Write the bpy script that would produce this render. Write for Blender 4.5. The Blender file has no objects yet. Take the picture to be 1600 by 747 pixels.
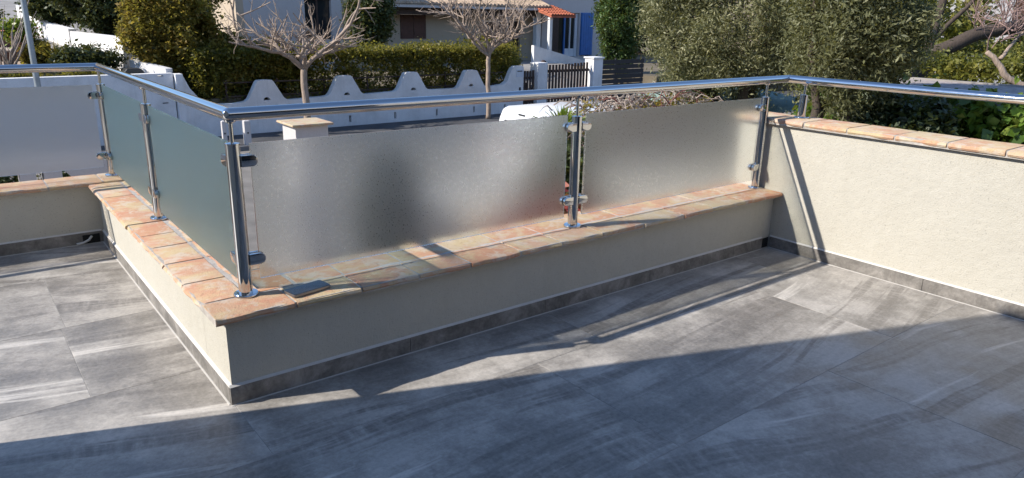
import bpy, bmesh, math, random
import numpy as np
from mathutils import Vector, Matrix
from mathutils.geometry import tessellate_polygon
R_ = math.radians
sc = bpy.context.scene
col = sc.collection

# ------------------------------------------------------------ camera
cd = bpy.data.cameras.new('camera'); cam = bpy.data.objects.new('camera', cd); col.objects.link(cam); sc.camera = cam
cd.sensor_width = 36.0; cd.lens = 25.61; cd.clip_start = 0.05; cd.clip_end = 2000
Fv = Vector((0.59089652, 0.75066102, -0.29554921)); Rv = Vector((0.78942914, -0.61351368, 0.02006477)); Uv = Vector((0.16626164, 0.24517136, 0.95511678))
cam.matrix_world = Matrix(((Rv.x, Uv.x, -Fv.x, -0.73773), (Rv.y, Uv.y, -Fv.y, -2.725428), (Rv.z, Uv.z, -Fv.z, 1.522853), (0, 0, 0, 1)))

# ------------------------------------------------------------ sky, sun, exposure
SUN = Vector((1.3156, -0.4938, -1.0))            # direction the light travels
w = bpy.data.worlds.new('World'); sc.world = w; w.use_nodes = True
nt = w.node_tree; sky = nt.nodes.new('ShaderNodeTexSky'); sky.sky_type = 'NISHITA'; sky.sun_disc = False
sky.sun_elevation = math.atan2(1.0, math.hypot(SUN.x, SUN.y)); sky.sun_rotation = math.atan2(-SUN.x, -SUN.y)
sky.air_density = 1.0; sky.dust_density = 0.1; sky.ozone_density = 3.6; sky.altitude = 600
bg = nt.nodes['Background']; nt.links.new(sky.outputs[0], bg.inputs[0]); bg.inputs[1].default_value = 0.15
sl = bpy.data.lights.new('sun', 'SUN'); so = bpy.data.objects.new('sun', sl); col.objects.link(so)
sl.energy = 4.3; sl.angle = R_(0.5); sl.color = (1.0, 0.935, 0.83); so.rotation_euler = SUN.to_track_quat('-Z', 'Y').to_euler(); so.location = (-20, 10, 20); sl.cycles.is_caustics_light = True
sc.view_settings.view_transform = 'Standard'; sc.view_settings.look = 'None'; sc.view_settings.gamma = 1.0; sc.view_settings.exposure = 0.65
sc.render.engine = 'CYCLES'; cy = sc.cycles
cy.use_denoising = True; cy.max_bounces = 10; cy.transmission_bounces = 8; cy.glossy_bounces = 5; cy.diffuse_bounces = 4; cy.transparent_max_bounces = 8
cy.sample_clamp_indirect = 8.0; cy.caustics_refractive = True; cy.caustics_reflective = False

# ------------------------------------------------------------ node helpers
class N:
    def __init__(s, name):
        s.m = bpy.data.materials.new(name); s.m.use_nodes = True; s.t = s.m.node_tree; s.b = s.t.nodes['Principled BSDF']; s.out = s.t.nodes['Material Output']
    def n(s, typ, **k):
        x = s.t.nodes.new(typ)
        for a, v in k.items():
            if a.startswith('i_'):
                x.inputs[a[2:].replace('_', ' ')].default_value = v
            else: setattr(x, a, v)
        return x
    def l(s, a, b): s.t.links.new(a, b)
    def ramp(s, fac, stops):
        r = s.n('ShaderNodeValToRGB'); e = r.color_ramp.elements
        while len(e) < len(stops): e.new(0.5)
        for q, (p, c) in zip(e, stops): q.position = p; q.color = (*c, 1) if len(c) == 3 else c
        s.l(fac, r.inputs[0]); return r.outputs[0]
    def noise(s, vec, scale, detail=4, rough=0.55, dist=0.0):
        x = s.n('ShaderNodeTexNoise'); x.inputs['Scale'].default_value = scale; x.inputs['Detail'].default_value = detail
        x.inputs['Roughness'].default_value = rough; x.inputs['Distortion'].default_value = dist
        if vec is not None: s.l(vec, x.inputs['Vector'])
        return x.outputs['Fac']
    def mix(s, fac, a, b, mode='MIX'):
        x = s.n('ShaderNodeMix', data_type='RGBA', blend_type=mode)
        for v, i in ((fac, x.inputs[0]), (a, x.inputs[6]), (b, x.inputs[7])):
            if isinstance(v, (int, float)): i.default_value = v
            elif isinstance(v, tuple): i.default_value = (*v, 1)
            else: s.l(v, i)
        return x.outputs[2]
    def math(s, op, a, b=0.0):
        x = s.n('ShaderNodeMath', operation=op)
        for v, i in ((a, x.inputs[0]), (b, x.inputs[1])):
            if isinstance(v, (int, float)): i.default_value = v
            else: s.l(v, i)
        return x.outputs[0]
    def pos(s): return s.n('ShaderNodeNewGeometry').outputs['Position']
    def rnd(s): return s.n('ShaderNodeObjectInfo').outputs['Random']
    def bump(s, h, strength, dist=0.01):
        x = s.n('ShaderNodeBump'); x.inputs['Strength'].default_value = strength; x.inputs['Distance'].default_value = dist
        s.l(h, x.inputs['Height']); s.l(x.outputs[0], s.b.inputs['Normal'])
    def set(s, **k):
        for a, v in k.items(): s.b.inputs[a.replace('_', ' ')].default_value = v

def plain(name, c, rough=0.6, var=0.12, scale=6.0, metal=0.0, bump=0.0, bscale=60.0):
    q = N(name); p = q.pos(); f = q.noise(p, scale, 5)
    lo = tuple(x * (1 - var) for x in c); hi = tuple(min(1, x * (1 + var)) for x in c)
    q.l(q.ramp(f, [(0.3, lo), (0.7, hi)]), q.b.inputs['Base Color']); q.set(Roughness=rough, Metallic=metal)
    if bump: q.bump(q.noise(p, bscale, 3), bump)
    return q.m

def stucco(name, c, dirt=(0.4, 0.37, 0.3), amt=0.25, bscale=170.0, bst=0.55):
    q = N(name); p = q.pos()
    f = q.noise(p, 1.7, 6, 0.62); g = q.noise(p, 9.0, 5, 0.7)
    base = q.mix(q.math('MULTIPLY', q.ramp(f, [(0.42, (0, 0, 0)), (0.75, (1, 1, 1))]), amt), c, dirt)
    base = q.mix(0.16, base, q.ramp(g, [(0.3, tuple(x * 0.72 for x in c)), (0.7, tuple(min(1, x * 1.12) for x in c))]))
    sp = q.noise(p, 120.0, 2, 0.6)
    base = q.mix(q.ramp(sp, [(0.30, (0.6, 0.6, 0.6)), (0.38, (0, 0, 0))]), base, tuple(x * 0.45 for x in c))
    mpd = q.n('ShaderNodeMapping'); mpd.inputs['Scale'].default_value = (7, 7, 0.6); q.l(p, mpd.inputs['Vector'])
    base = q.mix(q.ramp(q.noise(mpd.outputs[0], 1.6, 6, 0.65), [(0.55, (0, 0, 0)), (0.75, (0.22, 0.22, 0.22))]), base, dirt)
    q.l(base, q.b.inputs['Base Color']); q.set(Roughness=0.92)
    h = q.math('ADD', q.noise(p, bscale, 4, 0.65), q.math('MULTIPLY', q.noise(p, 22.0, 3), 1.3))
    q.bump(h, bst, 0.006)
    return q.m

M = {}
M['cream'] = stucco('cream_stucco', (0.51, 0.483, 0.42))
M['white_wall'] = stucco('white_painted_wall', (0.85, 0.83, 0.82), (0.42, 0.40, 0.37), 0.5, 60.0, 0.5)
M['house_cream'] = stucco('house_cream_render', (0.52, 0.42, 0.31), (0.4, 0.33, 0.26), 0.3, 40.0, 0.3)
M['house_grey'] = stucco('house_pale_render', (0.56, 0.53, 0.52), (0.4, 0.38, 0.37), 0.2, 40.0, 0.3)

def floor_mat():
    q = N('grey_stone_tile'); p = q.pos(); r = q.rnd()
    ad = q.n('ShaderNodeVectorMath', operation='ADD'); cb = q.n('ShaderNodeCombineXYZ')
    for k, v in enumerate((37.0, 91.0, 53.0)): q.l(q.math('MULTIPLY', r, v), cb.inputs[k])
    q.l(p, ad.inputs[0]); q.l(cb.outputs[0], ad.inputs[1])
    # warp so the veins bend, then stretch along the tile
    wn = q.n('ShaderNodeTexNoise'); wn.inputs['Scale'].default_value = 0.8; wn.inputs['Detail'].default_value = 1; q.l(ad.outputs[0], wn.inputs['Vector'])
    ws = q.n('ShaderNodeVectorMath', operation='MULTIPLY_ADD'); q.l(wn.outputs['Color'], ws.inputs[0]); ws.inputs[1].default_value = (0.22, 0.26, 0); q.l(ad.outputs[0], ws.inputs[2])
    rot = q.n('ShaderNodeVectorRotate', rotation_type='Z_AXIS'); q.l(ws.outputs[0], rot.inputs['Vector'])
    q.l(q.math('MULTIPLY', q.math('SUBTRACT', r, 0.35), 0.55), rot.inputs['Angle'])
    def streak(sx, sy, sc_, det, ro):
        mp = q.n('ShaderNodeMapping'); mp.inputs['Scale'].default_value = (sx, sy, 1); q.l(rot.outputs[0], mp.inputs['Vector']); return q.noise(mp.outputs[0], sc_, det, ro)
    band = streak(0.28, 2.0, 1.5, 3, 0.5)            # broad soft bands along the tile
    vein = streak(0.22, 3.0, 1.7, 5, 0.6)            # sparse long pale and dark streaks
    fine = streak(1.0, 16, 2.2, 6, 0.7)
    cross = streak(16, 2.5, 2.0, 3, 0.6)             # short ribs across the streaks
    cloud = q.noise(ad.outputs[0], 2.6, 9, 0.72)
    speck = q.noise(p, 55.0, 6, 0.75)
    c = q.ramp(band, [(0.34, (0.10, 0.096, 0.093)), (0.5, (0.26, 0.248, 0.235)), (0.66, (0.43, 0.41, 0.388))])
    c = q.mix(0.5, c, q.ramp(cloud, [(0.40, (0.07, 0.067, 0.065)), (0.5, (0.27, 0.258, 0.245)), (0.60, (0.56, 0.535, 0.505))]))
    c = q.mix(q.ramp(vein, [(0.0, (0, 0, 0)), (0.60, (0, 0, 0)), (0.65, (0.85, 0.85, 0.85)), (0.70, (0, 0, 0))]), c, (0.60, 0.575, 0.545))
    rib = q.math('MULTIPLY', q.ramp(vein, [(0.32, (0, 0, 0)), (0.38, (0.9, 0.9, 0.9)), (0.42, (0.7, 0.7, 0.7)), (0.455, (0, 0, 0))]), q.ramp(cross, [(0.3, (0.25, 0.25, 0.25)), (0.6, (1, 1, 1))]))
    c = q.mix(rib, c, (0.085, 0.08, 0.078))
    c = q.mix(0.2, c, q.ramp(fine, [(0.3, (0.15, 0.143, 0.138)), (0.7, (0.48, 0.46, 0.435))]))
    c = q.mix(0.25, c, q.ramp(speck, [(0.3, (0.13, 0.125, 0.12)), (0.7, (0.52, 0.50, 0.47))]))
    gm = q.n('ShaderNodeGamma'); gm.inputs['Gamma'].default_value = 1.45; q.l(c, gm.inputs['Color'])
    c = q.mix(1.0, gm.outputs[0], (1.8, 1.8, 1.8), 'MULTIPLY')
    q.l(q.mix(q.math('MULTIPLY', q.noise(ad.outputs[0], 1.3, 3), 0.35), c, q.mix(0.5, c, (0.34, 0.285, 0.23))), q.b.inputs['Base Color'])
    q.l(q.ramp(cloud, [(0.35, (0.36, 0.36, 0.36)), (0.65, (0.56, 0.56, 0.56))]), q.b.inputs['Roughness'])
    q.bump(q.math('ADD', q.math('MULTIPLY', cloud, 2.0), q.math('MULTIPLY', speck, 0.5)), 0.22, 0.004)
    return q.m
M['floor'] = floor_mat()
M['grout'] = plain('pale_grout', (0.30, 0.29, 0.28), 0.9, 0.15, 30)
M['sealant'] = plain('white_sealant', (0.58, 0.56, 0.53), 0.6, 0.06, 20)

def skirting_mat():
    q = N('dark_stone_skirting'); p = q.pos(); a = q.noise(p, 6.0, 7, 0.7, 0.5); b = q.noise(p, 60.0, 3)
    c = q.ramp(a, [(0.32, (0.07, 0.064, 0.058)), (0.5, (0.19, 0.175, 0.16)), (0.66, (0.36, 0.335, 0.31))])
    q.l(q.mix(0.2, c, q.ramp(b, [(0.3, (0.08, 0.07, 0.07)), (0.7, (0.34, 0.33, 0.31))])), q.b.inputs['Base Color']); q.set(Roughness=0.5)
    return q.m
M['skirting'] = skirting_mat()

def terracotta():
    q = N('terracotta'); p = q.pos(); r = q.rnd()
    base = q.ramp(r, [(0.0, (0.50, 0.25, 0.14)), (0.18, (0.54, 0.35, 0.24)), (0.34, (0.48, 0.22, 0.125)), (0.5, (0.55, 0.41, 0.24)), (0.66, (0.51, 0.41, 0.27)), (0.82, (0.53, 0.29, 0.18)), (1.0, (0.56, 0.39, 0.28))])
    base = q.mix(q.ramp(q.noise(p, 5.0, 6, 0.65), [(0.46, (0, 0, 0)), (0.58, (0.85, 0.85, 0.85))]), base, (0.55, 0.43, 0.25))
    base = q.mix(q.ramp(q.noise(p, 6.3, 5, 0.6, 0.3), [(0.5, (0, 0, 0)), (0.62, (0.7, 0.7, 0.7))]), base, (0.52, 0.24, 0.15))
    base = q.mix(q.ramp(q.noise(p, 11.0, 5, 0.7, 0.4), [(0.5, (0, 0, 0)), (0.62, (0.75, 0.75, 0.75))]), base, (0.56, 0.48, 0.39))
    base = q.mix(q.ramp(q.noise(p, 38.0, 4, 0.7), [(0.3, (0.5, 0.5, 0.5)), (0.42, (0, 0, 0))]), base, (0.27, 0.15, 0.09))
    q.l(base, q.b.inputs['Base Color']); q.set(Roughness=0.92)
    q.bump(q.math('ADD', q.noise(p, 26.0, 5, 0.65), q.noise(p, 150.0, 3)), 0.5, 0.006)
    return q.m
M['terracotta'] = terracotta()
M['mortar'] = plain('grey_mortar', (0.42, 0.385, 0.35), 0.95, 0.2, 25, bump=0.5)

def chrome():
    q = N('polished_steel'); p = q.pos(); q.set(Metallic=1.0)
    q.b.inputs['Base Color'].default_value = (0.56, 0.56, 0.565, 1)
    q.l(q.ramp(q.noise(p, 14.0, 5, 0.7), [(0.3, (0.025, 0.025, 0.025)), (0.75, (0.08, 0.08, 0.08))]), q.b.inputs['Roughness'])
    return q.m
M['chrome'] = chrome()

def frosted(name, tint, lo, hi, milk=0.05, milk_col=(0.86, 0.84, 0.77)):
    q = N(name); p = q.pos(); q.t.nodes.remove(q.b)
    gs_ = q.n('ShaderNodeBsdfGlass', distribution='GGX'); gs_.inputs['Color'].default_value = (*tint, 1); gs_.inputs['IOR'].default_value = 1.25
    q.l(q.ramp(q.noise(p, 150.0, 2, 0.6), [(0.3, (lo, lo, lo)), (0.7, (hi, hi, hi))]), gs_.inputs['Roughness'])
    tl = q.n('ShaderNodeBsdfTranslucent'); tl.inputs[0].default_value = (*milk_col, 1)
    m1 = q.n('ShaderNodeMixShader'); m1.inputs[0].default_value = milk; q.l(gs_.outputs[0], m1.inputs[1]); q.l(tl.outputs[0], m1.inputs[2])
    q.l(m1.outputs[0], q.out.inputs[0])
    return q.m
M['frosted'] = frosted('frosted_glass', (0.975, 0.985, 0.97), 0.215, 0.41)
M['frosted_green'] = frosted('greenish_frosted_glass', (0.945, 1.0, 0.975), 0.35, 0.36, 0.2, (0.70, 0.92, 0.82))
M['frosted_plain'] = frosted('plain_frosted_glass', (0.98, 0.965, 0.945), 0.36, 0.37)
M['glass_edge'] = plain('green_glass_edge', (0.10, 0.22, 0.20), 0.2, 0.05)
M['rubber'] = plain('black_rubber', (0.02, 0.02, 0.02), 0.6)
M['phone_black'] = plain('phone_black', (0.012, 0.012, 0.014), 0.22, 0.05)
M['phone_rim'] = plain('phone_grey_rim', (0.25, 0.25, 0.26), 0.35, 0.05, metal=0.8)
M['asphalt'] = plain('asphalt', (0.185, 0.168, 0.15), 0.9, 0.25, 2.0, bump=0.4)
M['pavement'] = plain('pavement_concrete', (0.30, 0.28, 0.26), 0.9, 0.2, 1.5, bump=0.3)
M['asphalt_shade'] = plain('shade_asphalt', (0.06, 0.06, 0.064), 0.9, 0.3, 2.0, bump=0.4)  # far pavement colour, darkened to carry the shade of wall and hedge
M['kerb'] = plain('kerb_concrete', (0.16, 0.155, 0.15), 0.9, 0.2, 2.0)
M['paver'] = plain('garden_pavers', (0.42, 0.33, 0.26), 0.9, 0.25, 2.5, bump=0.4)
M['gravel_pale'] = plain('pale_gravel', (0.46, 0.41, 0.34), 0.95, 0.25, 3.0, bump=0.6)
M['earth'] = plain('dry_earth', (0.16, 0.13, 0.09), 0.95, 0.35, 0.6, bump=0.5)
M['hill'] = plain('hill_scrub', (0.12, 0.12, 0.07), 0.95, 0.4, 0.2, bump=0.5)
M['gravel'] = plain('roof_gravel', (0.36, 0.31, 0.29), 0.95, 0.4, 14.0, bump=1.0, bscale=40)
M['trim_white'] = plain('white_paint', (0.75, 0.74, 0.72), 0.6, 0.06)
M['van_white'] = plain('white_car_paint', (0.78, 0.78, 0.78), 0.22, 0.02)
M['car_glass'] = plain('dark_car_glass', (0.02, 0.025, 0.03), 0.08, 0.05)
M['tyre'] = plain('tyre_rubber', (0.025, 0.025, 0.025), 0.8)
M['rim'] = plain('grey_rim', (0.4, 0.4, 0.42), 0.35, 0.05, metal=0.9)
M['lamp_red'] = plain('tail_lamp_red', (0.45, 0.03, 0.02), 0.25, 0.05)
M['black_trim'] = plain('black_plastic', (0.03, 0.03, 0.03), 0.5)
M['dark_wood'] = plain('dark_brown_wood', (0.055, 0.033, 0.025), 0.7, 0.35, 9.0)
M['black_slat'] = plain('black_slat_paint', (0.022, 0.022, 0.026), 0.55, 0.2, 5.0)
M['shutter_brown'] = plain('brown_shutter', (0.10, 0.042, 0.028), 0.6, 0.2, 6.0)
M['shutter_blue'] = plain('blue_shutter', (0.035, 0.15, 0.43), 0.5, 0.1, 5.0)
M['frame_pale'] = plain('pale_window_frame', (0.62, 0.66, 0.72), 0.4, 0.05)
M['pane'] = plain('window_pane', (0.02, 0.025, 0.03), 0.06, 0.05)
M['tile_beige'] = plain('beige_canal_tile', (0.42, 0.31, 0.22), 0.85, 0.3, 3.0)
M['tile_red'] = plain('red_canal_tile', (0.42, 0.12, 0.06), 0.8, 0.25, 3.0)
M['orange_wall'] = stucco('orange_render', (0.62, 0.27, 0.12), (0.5, 0.2, 0.1), 0.2, 30, 0.2)
M['galv'] = plain('galvanised_steel', (0.36, 0.39, 0.40), 0.5, 0.1, 8.0, metal=0.55)
M['green_sheet'] = plain('pale_green_sheet', (0.24, 0.33, 0.29), 0.6, 0.15, 3.0)
M['hole'] = plain('dark_hole', (0.01, 0.01, 0.01), 0.9)
M['pot'] = plain('clay_pot', (0.42, 0.17, 0.09), 0.8)

def bark(name, c, scale=9.0):
    q = N(name); p = q.pos(); mp = q.n('ShaderNodeMapping'); mp.inputs['Scale'].default_value = (1, 1, 0.22); q.l(p, mp.inputs['Vector'])
    f = q.noise(mp.outputs[0], scale * 3, 6, 0.65)
    q.l(q.ramp(f, [(0.3, tuple(x * 0.55 for x in c)), (0.55, c), (0.75, tuple(min(1, x * 1.35) for x in c))]), q.b.inputs['Base Color']); q.set(Roughness=0.9)
    q.bump(f, 0.7, 0.02); return q.m
M['bark_pale'] = bark('pale_bark', (0.38, 0.29, 0.225))
M['bark_dark'] = bark('dark_bark', (0.075, 0.055, 0.042))
M['bark_pink'] = bark('pinkish_twig_bark', (0.30, 0.20, 0.175))
M['twig_red'] = bark('red_stem', (0.2, 0.075, 0.06))
M['twig_grey'] = bark('grey_stem', (0.36, 0.29, 0.24))

def leafmat(name, cols, trans=0.4, rough=0.5):
    q = N(name); at = q.n('ShaderNodeAttribute', attribute_name='vary')
    c = q.ramp(at.outputs['Fac'], [(k / (len(cols) - 1), x) for k, x in enumerate(cols)])
    q.l(c, q.b.inputs['Base Color']); q.set(Roughness=rough)
    tl = q.n('ShaderNodeBsdfTranslucent'); q.l(q.mix(0.5, c, (0.34, 0.31, 0.04)), tl.inputs[0])
    mx = q.n('ShaderNodeMixShader'); mx.inputs[0].default_value = trans; q.l(q.b.outputs[0], mx.inputs[1]); q.l(tl.outputs[0], mx.inputs[2]); q.l(mx.outputs[0], q.out.inputs[0])
    return q.m
M['leaf_olive'] = leafmat('olive_leaf', [(0.07, 0.078, 0.034), (0.15, 0.155, 0.07), (0.26, 0.255, 0.125), (0.4, 0.38, 0.22)], 0.34, 0.55)
M['leaf_hedge'] = leafmat('hedge_leaf', [(0.035, 0.045, 0.012), (0.11, 0.118, 0.022), (0.25, 0.215, 0.035), (0.4, 0.3, 0.05)], 0.56)
M['leaf_gold'] = leafmat('golden_green_leaf', [(0.06, 0.065, 0.018), (0.19, 0.17, 0.034), (0.34, 0.25, 0.05), (0.42, 0.26, 0.065)], 0.58)
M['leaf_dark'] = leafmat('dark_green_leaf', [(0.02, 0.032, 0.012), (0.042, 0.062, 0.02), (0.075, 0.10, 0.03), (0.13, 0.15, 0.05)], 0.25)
M['leaf_ivy'] = leafmat('ivy_leaf', [(0.04, 0.085, 0.014), (0.08, 0.16, 0.025), (0.14, 0.24, 0.035), (0.24, 0.30, 0.06)], 0.4, 0.35)
M['leaf_box'] = leafmat('clipped_hedge_leaf', [(0.04, 0.055, 0.012), (0.11, 0.125, 0.02), (0.2, 0.2, 0.035), (0.3, 0.27, 0.06)], 0.4)
M['leaf_conifer'] = leafmat('conifer_leaf', [(0.025, 0.05, 0.015), (0.055, 0.10, 0.022), (0.10, 0.17, 0.035)], 0.3)
M['leaf_bright'] = leafmat('bright_green_leaf', [(0.10, 0.18, 0.015), (0.18, 0.28, 0.03), (0.32, 0.38, 0.06)], 0.4, 0.35)
M['leaf_red'] = leafmat('red_leaf', [(0.16, 0.025, 0.025), (0.30, 0.045, 0.04), (0.36, 0.10, 0.06)], 0.35)
M['leaf_grey'] = leafmat('grey_green_leaf', [(0.05, 0.058, 0.058), (0.09, 0.10, 0.10), (0.13, 0.14, 0.135)], 0.08)
M['flower_red'] = plain('red_petal', (0.5, 0.03, 0.03), 0.5)

# ------------------------------------------------------------ object helpers
def link(name, me, mat=None, parent=None, kind=None, smooth=False):
    o = bpy.data.objects.new(name, me); col.objects.link(o)
    if mat is not None: me.materials.append(mat)
    if parent is not None: o.parent = parent
    if kind: o['kind'] = kind
    if smooth: me.polygons.foreach_set('use_smooth', [True] * len(me.polygons))
    return o
def tag(o, label, cat, group=None):
    o['label'] = label; o['category'] = cat
    if group: o['group'] = group
    return o
def thing(name, label, cat, loc=(0, 0, 0), group=None, rz=0.0):
    o = bpy.data.objects.new(name, None); col.objects.link(o); o.location = loc; o.rotation_euler = (0, 0, rz); o.empty_display_size = 0.1
    return tag(o, label, cat, group)
class MB:
    def __init__(s): s.v = []; s.f = []
    def add(s, v, f):
        b = len(s.v); s.v += [tuple(x) for x in v]; s.f += [tuple(i + b for i in q) for q in f]; return s
    def box(s, x0, x1, y0, y1, z0, z1):
        v = [(x, y, z) for z in (z0, z1) for y in (y0, y1) for x in (x0, x1)]
        return s.add(v, [(0, 2, 3, 1), (4, 5, 7, 6), (0, 1, 5, 4), (2, 6, 7, 3), (0, 4, 6, 2), (1, 3, 7, 5)])
    def tube(s, pts, rad, n=12, cap=True):
        pts = [Vector(p) for p in pts]; m = len(pts)
        if not hasattr(rad, '__len__'): rad = [rad] * m
        v = []; up = None
        for i, p in enumerate(pts):
            t = (pts[min(i + 1, m - 1)] - pts[max(i - 1, 0)]).normalized()
            if up is None:
                up = Vector((0, 0, 1)) if abs(t.z) < 0.9 else Vector((1, 0, 0))
            a = t.cross(up)
            if a.length < 1e-4: a = t.orthogonal()
            a.normalize(); b = a.cross(t).normalized(); up = b
            for k in range(n):
                g = 2 * math.pi * k / n; v.append(p + (a * math.cos(g) + b * math.sin(g)) * rad[i])
        f = [(i * n + k, i * n + (k + 1) % n, (i + 1) * n + (k + 1) % n, (i + 1) * n + k) for i in range(m - 1) for k in range(n)]
        if cap: f += [tuple(range(n - 1, -1, -1)), tuple((m - 1) * n + k for k in range(n))]
        return s.add(v, f)
    def lathe(s, c, prof, n=24):     # prof: (r, z) bottom to top about the vertical through c
        v = []; m = len(prof)
        for r, z in prof:
            for k in range(n):
                g = 2 * math.pi * k / n; v.append((c[0] + r * math.cos(g), c[1] + r * math.sin(g), c[2] + z))
        f = [(i * n + k, i * n + (k + 1) % n, (i + 1) * n + (k + 1) % n, (i + 1) * n + k) for i in range(m - 1) for k in range(n)]
        f += [tuple(range(n - 1, -1, -1)), tuple((m - 1) * n + k for k in range(n))]
        return s.add(v, f)
    def prism(s, outer, holes, fn, d0, d1):   # 2-D outline with through holes, extruded from d0 to d1; fn(u, v, d) -> point
        loops = [list(outer)] + [list(h) for h in holes]; flat = [p for l in loops for p in l]
        tri = tessellate_polygon([[Vector((a, b, 0)) for a, b in l] for l in loops]); n = len(flat)
        v = [fn(a, b, d0) for a, b in flat] + [fn(a, b, d1) for a, b in flat]
        f = [tuple(t) for t in tri] + [tuple(i + n for i in reversed(t)) for t in tri]; k = 0
        for l in loops:
            m = len(l); f += [(k + i, k + (i + 1) % m, n + k + (i + 1) % m, n + k + i) for i in range(m)]; k += m
        return s.add(v, f)
    def mesh(s, name, fix=True, bevel=0.0, seg=2):
        me = bpy.data.meshes.new(name); me.from_pydata(s.v, [], s.f)
        if fix or bevel:
            bm = bmesh.new(); bm.from_mesh(me)
            if bevel:
                bmesh.ops.remove_doubles(bm, verts=bm.verts, dist=1e-5)
                bmesh.ops.recalc_face_normals(bm, faces=bm.faces)
                es = [e for e in bm.edges if len(e.link_faces) == 2 and e.calc_face_angle(0) > 0.6]
                bmesh.ops.bevel(bm, geom=es, offset=bevel, segments=seg, affect='EDGES', profile=0.5, clamp_overlap=True)
            bmesh.ops.recalc_face_normals(bm, faces=bm.faces); bm.to_mesh(me); bm.free()
        me.update(); return me
    def build(s, name, mat, parent=None, kind=None, smooth=False, bevel=0.0, seg=2, sharp=None):
        me = s.mesh(name, True, bevel, seg); o = link(name, me, mat, parent, kind, smooth)
        if smooth and sharp:
            try: me.set_sharp_from_angle(angle=R_(sharp))
            except Exception: pass
        return o
def box(name, mat, x0, x1, y0, y1, z0, z1, parent=None, kind=None, bevel=0.0):
    return MB().box(x0, x1, y0, y1, z0, z1).build(name, mat, parent, kind, bevel=bevel)
rng = random.Random(7)

# ------------------------------------------------------------ ground, street, gardens
def ground_h(x, y):
    z = -2.06; r = math.hypot(x, y)
    if r > 60: z += min((r - 60) * 0.3, 28)
    if y > 34: z += (min(y, 60) - 34) * 0.1
    return z
def ground():
    xs = [-400, -250, -150, -100] + list(range(-70, 121, 5)) + [150, 200, 300, 500]
    v = [(x, y, ground_h(x, y)) for y in xs for x in xs]; n = len(xs)
    f = [(j * n + i, j * n + i + 1, (j + 1) * n + i + 1, (j + 1) * n + i) for j in range(n - 1) for i in range(n - 1)]
    MB().add(v, f).build('ground', M['earth'], kind='structure', smooth=True)
ground()
box('street', M['asphalt'], -30, 40, 7.0, 16.2, -2.2, -2.0, kind='structure')
box('pavement', M['asphalt_shade'], -30, 40, 16.34, 18.05, -2.2, -1.88, kind='structure')
kb = MB().box(-30, 40, 16.2, 16.33, -2.2, -1.9).build('kerb', M['grout'], kind='structure')
ks = MB().box(0, 0.99, 0, 0.137, 0, 0.13).mesh('kerb_stone', True, 0.012, 1); ks.materials.append(M['kerb'])
for i in range(70):
    o = bpy.data.objects.new('kerb_stone', ks); col.objects.link(o); o.parent = kb; o.location = (-30 + i, 16.197, -2.004 + 0.004 * math.sin(i * 2.1))
box('near_pavement', M['pavement'], -30, 1.16, 6.28, 6.98, -2.2, -1.89, kind='structure'); box('near_pavement', M['pavement'], 2.68, 40, 6.28, 6.98, -2.2, -1.89, kind='structure')
box('gateway_paving', M['paver'], 1.17, 2.67, 5.842, 6.99, -2.2, -1.995, kind='structure')
box('garden_paving', M['paver'], -8, 3.2, 2.99, 5.84, -2.2, -2.0, kind='structure')
box('garden_paving_side', M['paver'], 0.33, 3.2, 0.36, 2.98, -2.2, -2.0, kind='structure')
box('garden_gravel', M['gravel_pale'], 3.21, 4.75, 0.36, 5.84, -2.2, -1.97, kind='structure')
box('added_gravel_bed', M['gravel_pale'], 4.76, 11.7, 0.36, 5.84, -2.2, -1.02, kind='structure')  # bed added and raised so sunlit gravel brightens the right pane
box('far_garden', M['earth'], 4.6, 16.5, 18.47, 45, -2.2, -0.9, kind='structure')
MB().add([(16.52, 18.06, -1.9), (23.5, 18.06, -1.9), (23.5, 24.0, -0.75), (16.52, 24.0, -0.75), (16.52, 45, -0.75), (23.5, 45, -0.75)], [(0, 1, 2, 3), (3, 2, 5, 4)]).build('driveway', M['pavement'], kind='structure')
box('far_garden_right', M['earth'], 23.52, 45, 18.4, 45, -2.2, -0.9, kind='structure')
rd = MB(); ys = [18.55, 20, 22, 24, 27, 31, 36, 44, 60]
zz = lambda y: -0.42 + (y - 18.5) * 0.115
rv = []
for y in ys: rv += [(-14, y, zz(y) - 0.05), (4.5 - max(0, y - 22) * 0.06, y, zz(y))]
rd.add(rv, [(2 * i, 2 * i + 1, 2 * i + 3, 2 * i + 2) for i in range(len(ys) - 1)]).build('side_road', M['pavement'], kind='structure')
for k, (y0, z1) in enumerate(((20.0, 0.02), (21.6, 0.30), (23.4, 0.58))):
    s = box('step', M['paver'], -6, 1.45, y0, y0 + 1.75, -0.6, z1, kind='structure')
    box('riser', M['shutter_brown'], -6, 1.46, y0 - 0.04, y0 - 0.004, -0.6, z1 - 0.05, s)

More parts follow.
